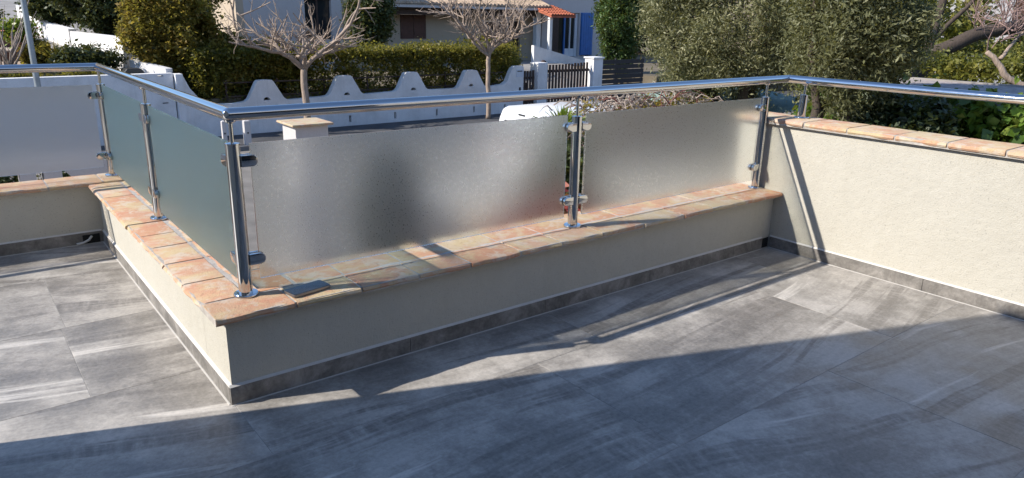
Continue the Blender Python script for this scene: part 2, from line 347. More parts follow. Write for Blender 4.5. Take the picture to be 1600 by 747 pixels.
# ------------------------------------------------------------ terrace: base, floor tiles
tb = thing('terrace_base', 'rendered ground floor block carrying the tiled terrace', 'building', (0, 0, -2))
tb_z = -2.06
for a in ((-6.0, 3.93, -7.0, 0.32), (-6.0, 0.30, 0.322, 2.87)):
    o = box('facade', M['cream'], a[0], a[1], a[2], a[3], tb_z, -0.022); o.parent = tb; o.matrix_parent_inverse = Matrix.Translation((0, 0, 2))
floor = MB().box(-3.4, 3.68, -6.8, 0.0, -0.02, -0.0013).box(-3.4, 0.0, 0.001, 2.66, -0.02, -0.0013).build('terrace_floor', M['grout'], kind='structure')
TW, TH, G = 1.645, 0.826, 0.0011
cache = {}
def tile_mesh(wd, dp):
    k = (round(wd, 3), round(dp, 3))
    if k not in cache:
        x, y, c = wd / 2 - G, dp / 2 - G, 0.0009
        v = [(sx * x, sy * y, -0.012) for sx, sy in ((-1, -1), (1, -1), (1, 1), (-1, 1))] + [(sx * x, sy * y, -c) for sx, sy in ((-1, -1), (1, -1), (1, 1), (-1, 1))] + [(sx * (x - c), sy * (y - c), 0) for sx, sy in ((-1, -1), (1, -1), (1, 1), (-1, 1))]
        f = [(8, 9, 10, 11)] + [(a + i, a + (i + 1) % 4, a + 4 + (i + 1) % 4, a + 4 + i) for a in (0, 4) for i in range(4)]
        me = MB().add(v, f).mesh('floor_tile'); me.materials.append(M['floor']); cache[k] = me
    return cache[k]
rows = [(-0.44 + TH * k, -0.44 + TH * (k + 1)) for k in range(-6, 4)]
offs = {0: 0.0, -1: 1.225, -2: 0.61, 1: 1.2, 2: -0.425}
for k, (y0, y1) in zip(range(-6, 4), rows):
    off = offs.get(k, (k * 0.55) % TW)
    segs = []
    if k < 0: segs = [(-3.4, 3.68, y0, y1)]
    elif k == 0: segs = [(-3.4, 0.0, y0, y1), (0.0, 3.68, y0, 0.0)]
    else: segs = [(-3.4, 0.0, y0, min(y1, 2.66))]
    for (xa, xb, ya, yb) in segs:
        n = math.floor((xa - off) / TW)
        while True:
            a, b = off + n * TW, off + (n + 1) * TW; n += 1
            if a >= xb - 0.01: break
            a2, b2 = max(a, xa), min(b, xb)
            if b2 - a2 < 0.01: continue
            t = bpy.data.objects.new('floor_tile', tile_mesh(b2 - a2, yb - ya)); col.objects.link(t)
            t.location = ((a2 + b2) / 2, (ya + yb) / 2, 0); t.parent = floor

# ------------------------------------------------------------ parapets: stucco walls, skirtings, terracotta copings
WT = 0.370
main = box('parapet_wall', M['cream'], 0.0, 3.689, 0.0, 0.32, -0.02, WT); tag(main, 'low cream parapet under the two long frosted panes', 'parapet wall')
ret = box('parapet_wall', M['cream'], 0.0, 0.30, 0.322, 2.658, -0.02, WT); tag(ret, 'short low cream parapet running back from the front corner post', 'parapet wall')
left = box('parapet_wall', M['cream'], -3.4, 0.30, 2.66, 2.87, -0.02, WT + 0.012); tag(left, 'low cream parapet at far left, in its own shade', 'parapet wall')
right = box('parapet_wall', M['cream'], 3.69, 3.93, -6.8, 0.34, -0.02, 0.848); tag(right, 'tall bright cream parapet wall at right, terracotta topped', 'parapet wall')
def coping_tile(parent, x0, x1, y0, y1, z0, z1, long='x', nose=0.006):
    # rounded slab with wavy worn edges: six-sided section at five stations
    L = (x1 - x0) if long == 'x' else (y1 - y0); D = (y1 - y0) if long == 'x' else (x1 - x0); h = z1 - z0
    tl = rng.uniform(-0.0014, 0.0014); v = []; st = 5
    for i in range(st):
        u = -L / 2 + L * i / (st - 1); j = lambda a: rng.uniform(-a, a)
        zt = h + tl * (u / L) + j(0.0009); w0 = -D / 2 + j(0.006); w1 = D / 2 + j(0.002)
        ns = nose * rng.uniform(0.8, 1.5); sec = [(w0 + 0.006, j(0.001)), (w0, h * 0.35), (w0 + ns * 0.6, zt - ns * 0.9), (w0 + ns * 2.6, zt - ns * 0.12), (w1 - nose, zt), (w1, zt - nose), (w1, 0)]
        for a, b in sec: v.append((u, a, b))
    n = 7
    f = [(i * n + k, i * n + (k + 1) % n, (i + 1) * n + (k + 1) % n, (i + 1) * n + k) for i in range(st - 1) for k in range(n)] + [tuple(range(n)), tuple(range((st - 1) * n, st * n))]
    if long == 'y': v = [(a, b, c) for b, a, c in v]
    o = MB().add(v, f).build('coping_tile', M['terracotta'], parent, smooth=True, sharp=38)
    o.location = ((x0 + x1) / 2, (y0 + y1) / 2, z0); o.rotation_euler.z = rng.uniform(-0.006, 0.006)
    return o
def spans(stops): return list(zip(stops[:-1], stops[1:]))
g = 0.006
# main run: front row and back row
stops = [-0.055, 0.262, 0.552, 0.835, 1.115, 1.42, 1.69, 1.985, 2.31, 2.66, 2.94, 3.27, 3.686]
for a, b in spans(stops): coping_tile(main, a + g, b - g, -0.068, 0.1205, WT + 0.006, 0.402 + rng.uniform(-0.001, 0.001))
stops = [0.345, 0.56, 0.86, 1.14, 1.42, 1.70, 2.0, 2.31, 2.7, 3.0, 3.34, 3.686]
for a, b in spans(stops): coping_tile(main, a + g, b - g, 0.1235, 0.35, WT + 0.006, 0.401 + rng.uniform(-0.001, 0.001))
box('mortar_bed', M['mortar'], -0.05, 3.688, -0.0595, 0.342, WT, 0.3985, main)
# return run
stops = [0.124, 0.39, 0.70, 0.985, 1.215, 1.47, 1.87, 2.19, 2.49, 2.62]
for a, b in spans(stops): coping_tile(ret, -0.055, 0.130, a + g, b - g, WT + 0.006, 0.402 + rng.uniform(-0.001, 0.001), 'y')
stops = [0.125, 0.41, 0.71, 1.0, 1.25, 1.46, 1.85, 2.15, 2.44, 2.62]
for a, b in spans(stops): coping_tile(ret, 0.1335, 0.335, max(a + g, 0.126), b - g, WT + 0.006, 0.4015 + rng.uniform(-0.001, 0.001), 'y')
box('mortar_bed', M['mortar'], -0.047, 0.328, 0.3425, 2.62, WT, 0.3983, ret)
# far left run, laid a little higher
stops = [0.345 - 0.31 * k for k in range(12)][::-1]
for a, b in spans(stops):
    coping_tile(left, a + g, b - g, 2.625, 2.893, WT + 0.018, 0.414 + rng.uniform(-0.001, 0.001))
box('mortar_bed', M['mortar'], -3.4, 0.335, 2.634, 2.885, WT + 0.012, 0.4106, left)
# tall right wall
stops = [0.36, 0.10] + [-0.165 - 0.292 * k for k in range(22)]
for b, a in spans(stops): coping_tile(right, 3.655, 3.955, a + g, b - g, 0.856, 0.889 + rng.uniform(-0.001, 0.001), 'y')
box('mortar_bed', M['mortar'], 3.6625, 3.947, -6.6, 0.352, 0.848, 0.8858, right)
# skirtings with a white sealant bead on top
def skirt(parent, a, b, axis, c, out, step=0.822, h=0.078):
    n = max(1, math.ceil((b - a) / step)); t = 0.011
    for i in range(n):
        p0, p1 = a + step * i + 0.001, min(b, a + step * (i + 1)) - 0.001
        lo, hi = sorted((c + 0.0004 * out, c + t * out))
        if axis == 'x': box('skirting_tile', M['skirting'], p0, p1, lo, hi, 0.002, h, parent, bevel=0.0012)
        else: box('skirting_tile', M['skirting'], lo, hi, p0, p1, 0.002, h, parent, bevel=0.0012)
    lo, hi = sorted((c - 0.001 * out, c + (t + 0.001) * out))
    m = MB(); z0, z1 = h, h + 0.008
    if axis == 'x': v = [(a, c + (t + 0.001) * out, z0), (a, c, z1), (a, c, z0), (b, c + (t + 0.001) * out, z0), (b, c, z1), (b, c, z0)]
    else: v = [(c + (t + 0.001) * out, a, z0), (c, a, z1), (c, a, z0), (c + (t + 0.001) * out, b, z0), (c, b, z1), (c, b, z0)]
    m.add(v, [(0, 1, 2), (3, 5, 4), (0, 3, 4, 1), (1, 4, 5, 2), (2, 5, 3, 0)]).build('sealant_bead', M['sealant'], parent)
    # thin pale joint at the floor
    lo, hi = sorted((c + t * out, c + (t + 0.007) * out))
    if axis == 'x': box('floor_joint', M['sealant'], a, b, lo, hi, -0.001, 0.0022, parent)
    else: box('floor_joint', M['sealant'], lo, hi, a, b, -0.001, 0.0022, parent)
skirt(main, -0.011, 3.60, 'x', 0.0, -1); skirt(ret, 0.0, 2.648, 'y', 0.0, -1); skirt(left, -3.4, -0.012, 'x', 2.66, -1); skirt(right, -6.8, -0.012, 'y', 3.69, -1)
box('drain_opening', M['hole'], 3.602, 3.676, -0.006, -0.0005, 0.004, 0.07, main)
o = MB().tube([(-0.17, 2.645, 0.008), (-0.13, 2.642, 0.012), (-0.095, 2.641, 0.028), (-0.075, 2.643, 0.052)], 0.008, 8).build('pipe_stub', M['sealant'], smooth=True)
tag(o, 'small bent white pipe end lying on the floor in the far left corner', 'pipe')
box('drain_opening', M['hole'], -0.13, -0.03, 2.642, 2.6475, 0.004, 0.062, left)

# ------------------------------------------------------------ railing
HR, RR = 1.1357, 0.0255
def rail(name, pts, label, ends):
    t = thing(name, label, 'handrail', pts[0], 'polished steel handrail runs round the terrace')
    p = [Vector(q) for q in pts]
    MB().tube([q - p[0] for q in p], RR, 28).build('rail_tube', M['chrome'], t, smooth=True, sharp=50)
    for e in ends:
        e = Vector(e) - p[0]
        b = bmesh.new(); bmesh.ops.create_uvsphere(b, u_segments=24, v_segments=14, radius=RR + 0.0002, matrix=Matrix.Translation(e))
        me = bpy.data.meshes.new('elbow'); b.to_mesh(me); b.free(); link('elbow', me, M['chrome'], t, smooth=True)
    return t
A, B, Cn = (0.125, 2.788, HR), (0.125, 0.125, HR), (3.879, 0.125, HR)
rail('handrail', [(-3.4, 2.788, HR), (0.125, 2.788, HR)], 'polished steel handrail along the far left parapet', [A])
rail('handrail', [(0.125, 2.788, HR), (0.125, 0.125, HR)], 'polished steel handrail over the short return, sloping to the front corner', [B])
rail('handrail', [(0.125, 0.125, HR), (3.879, 0.125, HR)], 'long polished steel handrail above the two wide frosted panes', [Cn])
rail('handrail', [(3.879, 0.125, HR), (3.845, -6.8, HR)], 'polished steel handrail over the tall right parapet', [])
def clamp_mesh():
    # glass clamp: a half-round nosed block, along +X from the post
    out = [(0.0, -0.0225), (0.042, -0.0225)] + [(0.042 + 0.0225 * math.sin(R_(a)), -0.0225 * math.cos(R_(a))) for a in range(20, 180, 20)] + [(0.042, 0.0225), (0.0, 0.0225)]
    m = MB(); m.prism(out, [], lambda u, v, d: (u, d, v), -0.024, -0.0065); m.prism(out, [], lambda u, v, d: (u, d, v), 0.0065, 0.024)
    me = m.mesh('clamp', True, 0.0065, 3); me.materials.append(M['chrome']); me.polygons.foreach_set('use_smooth', [True] * len(me.polygons)); me.set_sharp_from_angle(angle=R_(50)); return me
CL = clamp_mesh()
GK = MB().box(0.004, 0.058, -0.0066, 0.0066, -0.019, 0.019).mesh('gasket'); GK.materials.append(M['rubber'])
PR = 0.0272
def post(x, y, zb, zt, dirs, label, zr=HR):
    t = thing('railing_post', label, 'railing post', (x, y, zb), 'steel railing posts on the parapets')
    MB().lathe((0, 0, 0), [(0.049, 0.0), (0.0495, 0.004), (0.049, 0.0085), (0.046, 0.0115), (0.0285, 0.0125)], 36).build('base_flange', M['chrome'], t, smooth=True, sharp=40)
    MB().lathe((0, 0, 0), [(PR, 0.009), (PR, zt - zb - 0.002), (PR - 0.002, zt - zb)], 28).build('tube', M['chrome'], t, smooth=True, sharp=40)
    MB().lathe((0, 0, 0), [(PR + 0.0015, zt - zb - 0.001), (PR + 0.0015, zt - zb + 0.004), (0.011, zt - zb + 0.0075)], 28).build('cap', M['chrome'], t, smooth=True, sharp=40)
    MB().lathe((0, 0, 0), [(0.0082, zt - zb + 0.004), (0.0082, zr - RR - zb + 0.004)], 16).build('pin', M['chrome'], t, smooth=True, sharp=40)
    MB().lathe((0, 0, 0), [(0.0085, zr - RR - zb - 0.009), (0.02, zr - RR - zb - 0.002), (0.022, zr - RR - zb + 0.006)], 20).build('saddle', M['chrome'], t, smooth=True, sharp=40)
    for a in dirs:
        for z in (0.955, 0.553):
            o = bpy.data.objects.new('clamp', CL); col.objects.link(o); o.parent = t; o.rotation_euler = (0, 0, R_(a))
            o.location = (math.cos(R_(a)) * (PR - 0.006), math.sin(R_(a)) * (PR - 0.006), z - zb)
            k = bpy.data.objects.new('gasket', GK); col.objects.link(k); k.parent = o
    return t
post(0.128, 0.125, 0.402, 1.022, (0, 90), 'nearest steel post at the front corner, beside the phone')
post(1.93, 0.125, 0.402, 1.006, (180, 0), 'steel post between the two wide frosted panes')
post(3.645, 0.125, 0.402, 1.02, (180,), 'steel post at the end against the tall right wall')
post(0.125, 1.525, 0.402, 1.025, (90, -90), 'middle steel post of the short return run')
post(0.125, 2.788, 0.414, 1.022, (180, -90), 'farthest steel post where the left parapet turns')
post(3.84, -0.035, 0.889, 1.04, (), 'short stub post standing on the tall right parapet coping')
def pane(x0, x1, y0, y1, z0, z1, label, mat='frosted'):
    b = MB().box(x0, x1, y0, y1, z0, z1); me = bpy.data.meshes.new('glass_panel')
    me.from_pydata([b.v[i] for q in b.f for i in q], [], [tuple(range(4 * k, 4 * k + 4)) for k in range(6)])   # each face its own corners: flat, smooth flagged
    bm = bmesh.new(); bm.from_mesh(me); c = Vector(((x0 + x1) / 2, (y0 + y1) / 2, (z0 + z1) / 2))
    for f in bm.faces:
        f.normal_update(); d = f.calc_center_median() - c
        if f.normal.dot(d) < 0: f.normal_flip()
    bm.to_mesh(me); bm.free(); o = link('glass_panel', me, M[mat], smooth=True); o.cycles.is_caustics_caster = True; tag(o, label, 'glass panel', 'frosted glass panels of the railing')
    return o
pane(0.193, 1.858, 0.1195, 0.1305, 0.462, 1.02, 'largest frosted glass panel, right of the front corner post')
pane(1.995, 3.585, 0.1195, 0.1305, 0.462, 1.02, 'frosted glass panel ending at the tall right wall')
pane(0.1195, 0.1305, 0.193, 1.455, 0.452, 1.025, 'greenish frosted panel just left of the front corner post', 'frosted_green')
pane(0.1195, 0.1305, 1.595, 2.715, 0.452, 1.025, 'greenish frosted panel between the middle and farthest post', 'frosted_green')
pane(-2.2, 0.075, 2.7825, 2.7935, 0.478, 1.022, 'frosted panel at far left above the shaded parapet', 'frosted_plain')

# phone
tw = thing('bare_shrub', 'leafless twiggy shrub at the top left corner beside the side road', 'shrub', (0.75, 20.0, -0.3)); r_ = random.Random(12)
m = MB()
for k in range(34):
    a = r_.uniform(0, 6.28); d = Vector((math.cos(a) * r_.uniform(0.2, 0.7), math.sin(a) * 0.5, r_.uniform(0.7, 1.3))); L = r_.uniform(1.0, 2.1)
    m.tube([d * L * u + Vector((r_.gauss(0, .05), r_.gauss(0, .05), 0)) for u in (0, 0.35, 0.7, 1)], [0.024, 0.018, 0.012, 0.005], 5)
m.build('stems', M['twig_grey'], tw, kind='stuff', smooth=True)
ph = thing('mobile_phone', 'black mobile phone lying on the terracotta coping beside the corner post', 'phone', (0.35, 0.028, 0.4045), rz=R_(10))
def rrect(wd, hd, r, n=5):
    out = []
    for cx, cy_, a0 in ((wd - r, hd - r, 0), (-wd + r, hd - r, 90), (-wd + r, -hd + r, 180), (wd - r, -hd + r, 270)):
        for k in range(n + 1): a = R_(a0 + 90 * k / n); out.append((cx + r * math.cos(a), cy_ + r * math.sin(a)))
    return out
MB().prism(rrect(0.088, 0.043, 0.011), [], lambda u, v, d: (u, v, d), 0.0, 0.011).build('case', M['phone_rim'], ph, bevel=0.002)
MB().prism(rrect(0.0862, 0.0412, 0.010), [], lambda u, v, d: (u, v, d), 0.0111, 0.0122).build('screen', M['phone_black'], ph)

# ------------------------------------------------------------ the house behind the camera's left: it throws the big shade
hs = thing('own_house', 'cream two storey house wall closing the terrace on the left', 'house', (-1.35, 0.43, 0))
o = box('wall', M['cream'], -4.65, 0, -7.2, 0, 0.0, 3.78, hs)
box('roof_slab', M['trim_white'], -4.65, 0.0, -7.2, 0.0, 3.782, 3.86, hs)

box('rear_bounce_wall', M['white_wall'], 0.0, 9.0, -7.2, -6.0, 0.0, 3.78, hs); box('roof_slab', M['trim_white'], 0.002, 9.0, -7.2, -6.0, 3.782, 3.86, hs)  # unseen wall, made white to bounce more light onto the parapet front
box('patio_door', M['pane'], 0.5, 5.0, -5.998, -5.96, 0.05, 2.4, hs)
# ------------------------------------------------------------ garden side: front wall, pillar, shrubs, bollards
gw = thing('garden_wall', 'white openwork garden wall with square gaps below the left pane', 'garden wall', (0, 6.0, -2))
holes = [[(a, 1.70), (b, 1.70), (b, 1.905), (a, 1.905)] for a, b in ((-1.9, -1.5), (-1.36, -1.0), (-0.62, -0.218), (-0.081, -0.015))]
holes.append([(0.145, 1.70), (0.32, 1.70), (0.16, 1.905), (0.145, 1.905)])  # wedge cut out to imitate a triangular shadow on the wall
MB().prism([(-7, 0), (1.15, 0), (1.15, 1.97), (-7, 1.97)], holes, lambda u, v, d: (u, d, v), -0.14, 0.11).build('wall', M['house_grey'], gw)
gp = thing('gate_pillar', 'square cream garden pillar capped with a flat terracotta slab', 'pillar', (2.9, 6.2, -2))
box('shaft', M['house_grey'], -0.215, 0.215, -0.215, 0.215, 0, 2.135, gp, bevel=0.008)
box('cap', M['terracotta'], -0.27, 0.27, -0.27, 0.27, 2.137, 2.165, gp, bevel=0.008)
gl = thing('garden_wall', 'low cream street wall buried under brushwood, behind the panes', 'garden wall', (3.5, 6.05, -2))
box('wall', M['white_wall'], 0, 8.4, -0.11, 0.11, 0, 1.0, gl)
for k in range(5): box('fence_post', M['bark_dark'], 2.6 + k * 1.1, 2.66 + k * 1.1, -0.03, 0.03, 1.0, 1.95, gl)
for z in (1.4, 1.75): box('fence_rail', M['bark_dark'], 2.5, 7.2, 0.031, 0.06, z, z + 0.05, gl)
for k, (x, lb) in enumerate(((4.93, 'narrow white concrete bollard left of the pillar, the farther one'), (5.46, 'white concrete bollard left of the capped pillar, nearer its base'))):
    t = thing('bollard', lb, 'bollard', (x, 16.5 - 0.15 * k, -1.88), 'white concrete bollards at the kerb')
    wd = 0.055 + 0.025 * k
    box('shaft', M['house_grey'], -wd, wd, -wd, wd, 0, 0.62, t, bevel=0.01)
    MB().add([(-wd, -wd, 0.62), (wd, -wd, 0.62), (wd, wd, 0.62), (-wd, wd, 0.62), (0, 0, 0.66)], [(0, 1, 4), (1, 2, 4), (2, 3, 4), (3, 0, 4)]).build('top', M['house_grey'], t)
    box('reflector', M['hole'], -0.02, 0.02, -wd - 0.004, -wd - 0.0005, 0.3, 0.34, t)

# ------------------------------------------------------------ foliage
def leaf_mesh(name, pts, size, aspect, seed, nrm=None, flat=0.35, fold=0.0):
    r = np.random.default_rng(seed); n = len(pts)
    a = r.normal(size=(n, 3)); a /= np.linalg.norm(a, axis=1)[:, None]
    nn = r.normal(size=(n, 3)) * (1 - flat)
    if nrm is not None: nn += nrm * flat * 2
    else: nn += np.array([0, 0, 1.0]) * flat * 2
    nn /= np.linalg.norm(nn, axis=1)[:, None]
    u = np.cross(nn, a); u /= np.linalg.norm(u, axis=1)[:, None] + 1e-9; v = np.cross(nn, u)
    L = size * (0.5 + 1.1 * r.uniform(0, 1, n) ** 1.6)[:, None] * 1.1; W = L * aspect
    q = np.empty((n, 4, 3)); q[:, 0] = pts - u * L * 0.5; q[:, 1] = pts + v * W * 0.5 - u * L * 0.08 + nn * W * fold; q[:, 2] = pts + u * L * 0.5; q[:, 3] = pts - v * W * 0.5 - u * L * 0.08 + nn * W * fold
    me = bpy.data.meshes.new(name); me.vertices.add(4 * n); me.loops.add(4 * n); me.polygons.add(n)
    me.vertices.foreach_set('co', q.reshape(-1).astype(np.float32)); me.loops.foreach_set('vertex_index', np.arange(4 * n, dtype=np.int32))
    me.polygons.foreach_set('loop_start', np.arange(0, 4 * n, 4, dtype=np.int32)); me.update(calc_edges=True)
    return me
def vary(me, val):
    at = me.attributes.new('vary', 'FLOAT', 'FACE'); at.data.foreach_set('value', np.clip(val, 0, 1).astype(np.float32))
def clumps(seed, ncl, per, env, cr):
    r = np.random.default_rng(seed); c = env(r, ncl); k = r.uniform(0, 1, ncl)
    p = np.repeat(c, per, 0) + r.normal(size=(ncl * per, 3)) * (cr * r.uniform(0.6, 1.3, ncl).repeat(per)[:, None])
    return p, np.clip(np.repeat(k, per) * 0.6 + r.normal(0.2, 0.17, ncl * per), 0, 1)
def ell(cx, cy_, cz, rx, ry, rz, shell=0.55):
    def f(r, n):
        d = r.normal(size=(n, 3)); d /= np.linalg.norm(d, axis=1)[:, None]
        s = shell + (1 - shell) * r.uniform(0, 1, n) ** 0.6
        bump = 1 + 0.13 * np.sin(d[:, 0] * 7 + cx) * np.cos(d[:, 1] * 6 + cz) + 0.1 * np.sin(d[:, 2] * 9 + cy_)
        return np.array([cx, cy_, cz]) + d * (s * bump)[:, None] * np.array([rx, ry, rz])
    return f
def lobed(cx, cy_, cz, rx, ry, rz, nl=46, lr=0.30, shell=0.78):
    def f(r, n):
        d = r.normal(size=(nl, 3)); d /= np.linalg.norm(d, axis=1)[:, None]
        c = d * (r.uniform(shell - 0.25, shell, nl))[:, None]; R = lr * r.uniform(0.6, 1.25, nl)
        k = r.integers(0, nl, n); e = r.normal(size=(n, 3)) + d[k] * 0.9; e /= np.linalg.norm(e, axis=1)[:, None]
        return np.array([cx, cy_, cz]) + (c[k] + e * (R[k] * r.uniform(0.55, 1.05, n))[:, None]) * np.array([rx, ry, rz])
    return f
def bx(x0, x1, y0, y1, z0, z1, top=0.5, shell=0.35):
    def f(r, n):
        p = np.stack([r.uniform(x0, x1, n), r.uniform(y0, y1, n), r.uniform(z0, z1, n)], 1)
        k = r.uniform(size=n); m = k < top
        p[m, 2] = z1 - abs(r.normal(0, 0.06, m.sum())) + 0.07 * np.sin(p[m, 0] * 3.1) * np.cos(p[m, 1] * 2.3 + p[m, 0])
        m = (k >= top) & (k < top + (1 - top) * 0.75); s = r.uniform(size=m.sum()) < 0.78
        p[m, 1] = np.where(s, y0 + abs(r.normal(0, 0.07, m.sum())), y1)
        m = (k >= top + (1 - top) * 0.75); p[m, 0] = x0 + abs(r.normal(0, 0.06, m.sum()))
        return p
    return f
def plant(name, label, cat, loc, pts, val, size, aspect, mat, part='foliage', seed=1, group=None, flat=0.35, stems=None, stem_mat=None, stem_part='stem', fold=0.0):
    t = thing(name, label, cat, loc, group)
    me = leaf_mesh(part, pts - np.array(loc), size, aspect, seed, None, flat, fold); vary(me, val); link(part, me, M[mat], t)
    if stems is not None:
        stems.v = [tuple(Vector(p) - Vector(loc)) for p in stems.v]; stems.build(stem_part, M[stem_mat or 'bark_dark'], t, smooth=True)
    return t
def trunk_mb(base, tips, r0, r1, seed, n=7):
    r = random.Random(seed); m = MB(); b = Vector(base)
    for tp in tips:
        tp = Vector(tp); d = tp - b; pts = [b + d * (i / 5) + Vector((r.uniform(-1, 1), r.uniform(-1, 1), 0)) * d.length * 0.035 * (0 < i < 5) for i in range(6)]
        m.tube(pts, [r0 + (r1 - r0) * i / 5 for i in range(6)], n)
    return m

# big olive beyond the right end of the railing
p1, v1 = clumps(11, 1300, 130, lobed(12.4, 6.8, 1.7, 2.05, 2.05, 2.3, 70, 0.27), 0.13)
p2, v2 = clumps(12, 160, 70, ell(12.4, 6.8, 1.6, 1.4, 1.4, 1.6, 0.1), 0.22)
P_ = np.concatenate([p1, p2]); V_ = np.concatenate([v1, v2])
plant('olive_tree', 'broad silvery green olive tree beyond the handrail, right of the slat fence', 'tree', (12.4, 6.8, -1.9), P_, V_, 0.072, 0.27, 'leaf_olive', 'crown', 3,
      stems=trunk_mb((12.4, 6.8, -1.9), [(12.2, 7.0, 0.2), (11.1, 7.7, 1.6), (13.3, 6.3, 1.7), (12.5, 8.1, 2.2), (12.1, 5.8, 1.5)], 0.19, 0.03, 5), stem_part='trunk', flat=0.15)
p1, v1 = clumps(13, 620, 120, lobed(9.95, 2.95, 1.8, 0.95, 0.95, 1.8, 44, 0.32), 0.11)
p2, v2 = clumps(14, 160, 70, ell(9.75, 3.05, 1.9, 0.6, 0.6, 1.4, 0.1), 0.18)
plant('dark_evergreen', 'dark fine leaved evergreen beyond the right corner of the handrail', 'tree', (9.75, 3.05, -2), np.concatenate([p1, p2]), np.concatenate([v1, v2]) * 0.62, 0.066, 0.3, 'leaf_olive', 'crown', 24,
      stems=trunk_mb((9.75, 3.05, -2.0), [(9.75, 3.1, 0.4), (9.4, 3.3, 1.8), (10.1, 2.8, 1.9)], 0.12, 0.03, 6), stem_part='trunk', flat=0.1)
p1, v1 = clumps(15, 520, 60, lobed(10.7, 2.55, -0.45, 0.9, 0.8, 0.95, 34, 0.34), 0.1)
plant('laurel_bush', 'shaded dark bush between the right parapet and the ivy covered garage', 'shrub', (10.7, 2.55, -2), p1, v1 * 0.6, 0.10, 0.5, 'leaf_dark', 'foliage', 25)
# conifer between the gate and the olive
p1, v1 = clumps(21, 480, 75, lobed(23.2, 20.5, 1.6, 0.95, 0.9, 2.7, 40, 0.3), 0.12)
plant('conifer', 'dark green conifer between the blue shuttered wall and the olive tree', 'tree', (23.25, 20.5, -1.3), p1, v1, 0.14, 0.3, 'leaf_conifer', 'crown', 4, stems=trunk_mb((23.25, 20.5, -1.6), [(23.25, 20.5, 3)], 0.12, 0.02, 3), stem_part='trunk', flat=0.1)
# clipped hedge behind the crest wall
p1, v1 = clumps(31, 3000, 26, bx(5.0, 15.95, 18.5, 19.9, -1.0, 0.30, 0.45), 0.10)
plant('hedge', 'long dark hedge topped with yellow green behind the crested white wall', 'hedge', (10.5, 19.3, -0.9), p1, v1, 0.085, 0.5, 'leaf_hedge', 'foliage', 5)
# golden bushes at the left
p1, v1 = clumps(41, 620, 80, lobed(4.75, 19.75, 0.75, 1.3, 0.95, 1.5, 40, 0.33), 0.12)
p2, v2 = clumps(42, 800, 75, lobed(6.6, 19.3, -0.1, 2.0, 0.75, 0.85, 60, 0.3), 0.11)
plant('golden_bush', 'large olive gold bush spilling over the white side wall', 'shrub', (4.9, 19.8, -0.9), np.concatenate([p1, p2]), np.concatenate([v1, v2]), 0.095, 0.5, 'leaf_gold', 'foliage', 6,
      stems=trunk_mb((4.9, 19.8, -0.9), [(4.5, 19.6, 1.2), (5.3, 19.9, 1.4), (6.2, 19.5, 0.5)], 0.06, 0.015, 8))
p1, v1 = clumps(43, 520, 75, lobed(3.9, 23.3, 1.75, 1.5, 1.15, 1.15, 34, 0.33), 0.14)
plant('dark_bush', 'dark green bush leaning over the tall middle panel of the white side wall', 'shrub', (3.9, 23.4, 0.1), p1, v1, 0.11, 0.5, 'leaf_dark', 'foliage', 7, stems=trunk_mb((3.9, 23.4, 0.0), [(3.7, 23.2, 1.8), (4.4, 23.4, 1.7)], 0.07, 0.02, 9))
p1, v1 = clumps(48, 420, 70, lobed(3.1, 26.4, 1.85, 1.25, 1.0, 1.0, 30, 0.33), 0.13)
plant('dark_bush', 'rounded dark bush farther up the side road, above the topmost wall steps', 'shrub', (3.1, 26.4, 0.3), p1, v1, 0.11, 0.5, 'leaf_dark', 'foliage', 27)
p1, v1 = clumps(44, 260, 70, lobed(5.9, 22.6, 1.9, 1.35, 0.9, 1.1, 26, 0.3), 0.13)
plant('evergreen_tree', 'small brownish evergreen tree standing against the cream house side wall', 'tree', (6.1, 22.6, -0.9), p1, v1 * 0.8, 0.10, 0.45, 'leaf_hedge', 'crown', 8, stems=trunk_mb((6.1, 22.6, -0.95), [(6.0, 22.5, 1.4), (6.8, 22.6, 2.3), (5.3, 22.7, 2.2)], 0.11, 0.025, 10), stem_part='trunk', stem_mat='bark_dark')
p1, v1 = clumps(45, 380, 65, ell(13.05, 24.0, 1.35, 0.85, 0.5, 1.35, 0.4), 0.15)
plant('climbing_shrub', 'dark evergreen climber on the house corner behind the first bare tree', 'shrub', (13.05, 24, -0.9), p1, v1, 0.11, 0.6, 'leaf_dark', 'foliage', 9)
p1, v1 = clumps(46, 120, 60, ell(17.9, 23.0, -0.1, 1.6, 0.6, 0.65, 0.3), 0.15)
plant('garden_shrub', 'low shrub in front of the brown window shutters', 'shrub', (17.9, 23, -0.85), p1, v1, 0.10, 0.5, 'leaf_hedge', 'foliage', 10)
p1, v1 = clumps(47, 110, 60, ell(16.9, 20.6, -0.25, 1.0, 0.5, 0.5, 0.3), 0.12)
plant('garden_shrub', 'small bush just left of the white gate pillar', 'shrub', (16.9, 20.6, -1.4), p1, v1, 0.09, 0.5, 'leaf_hedge', 'foliage', 11)
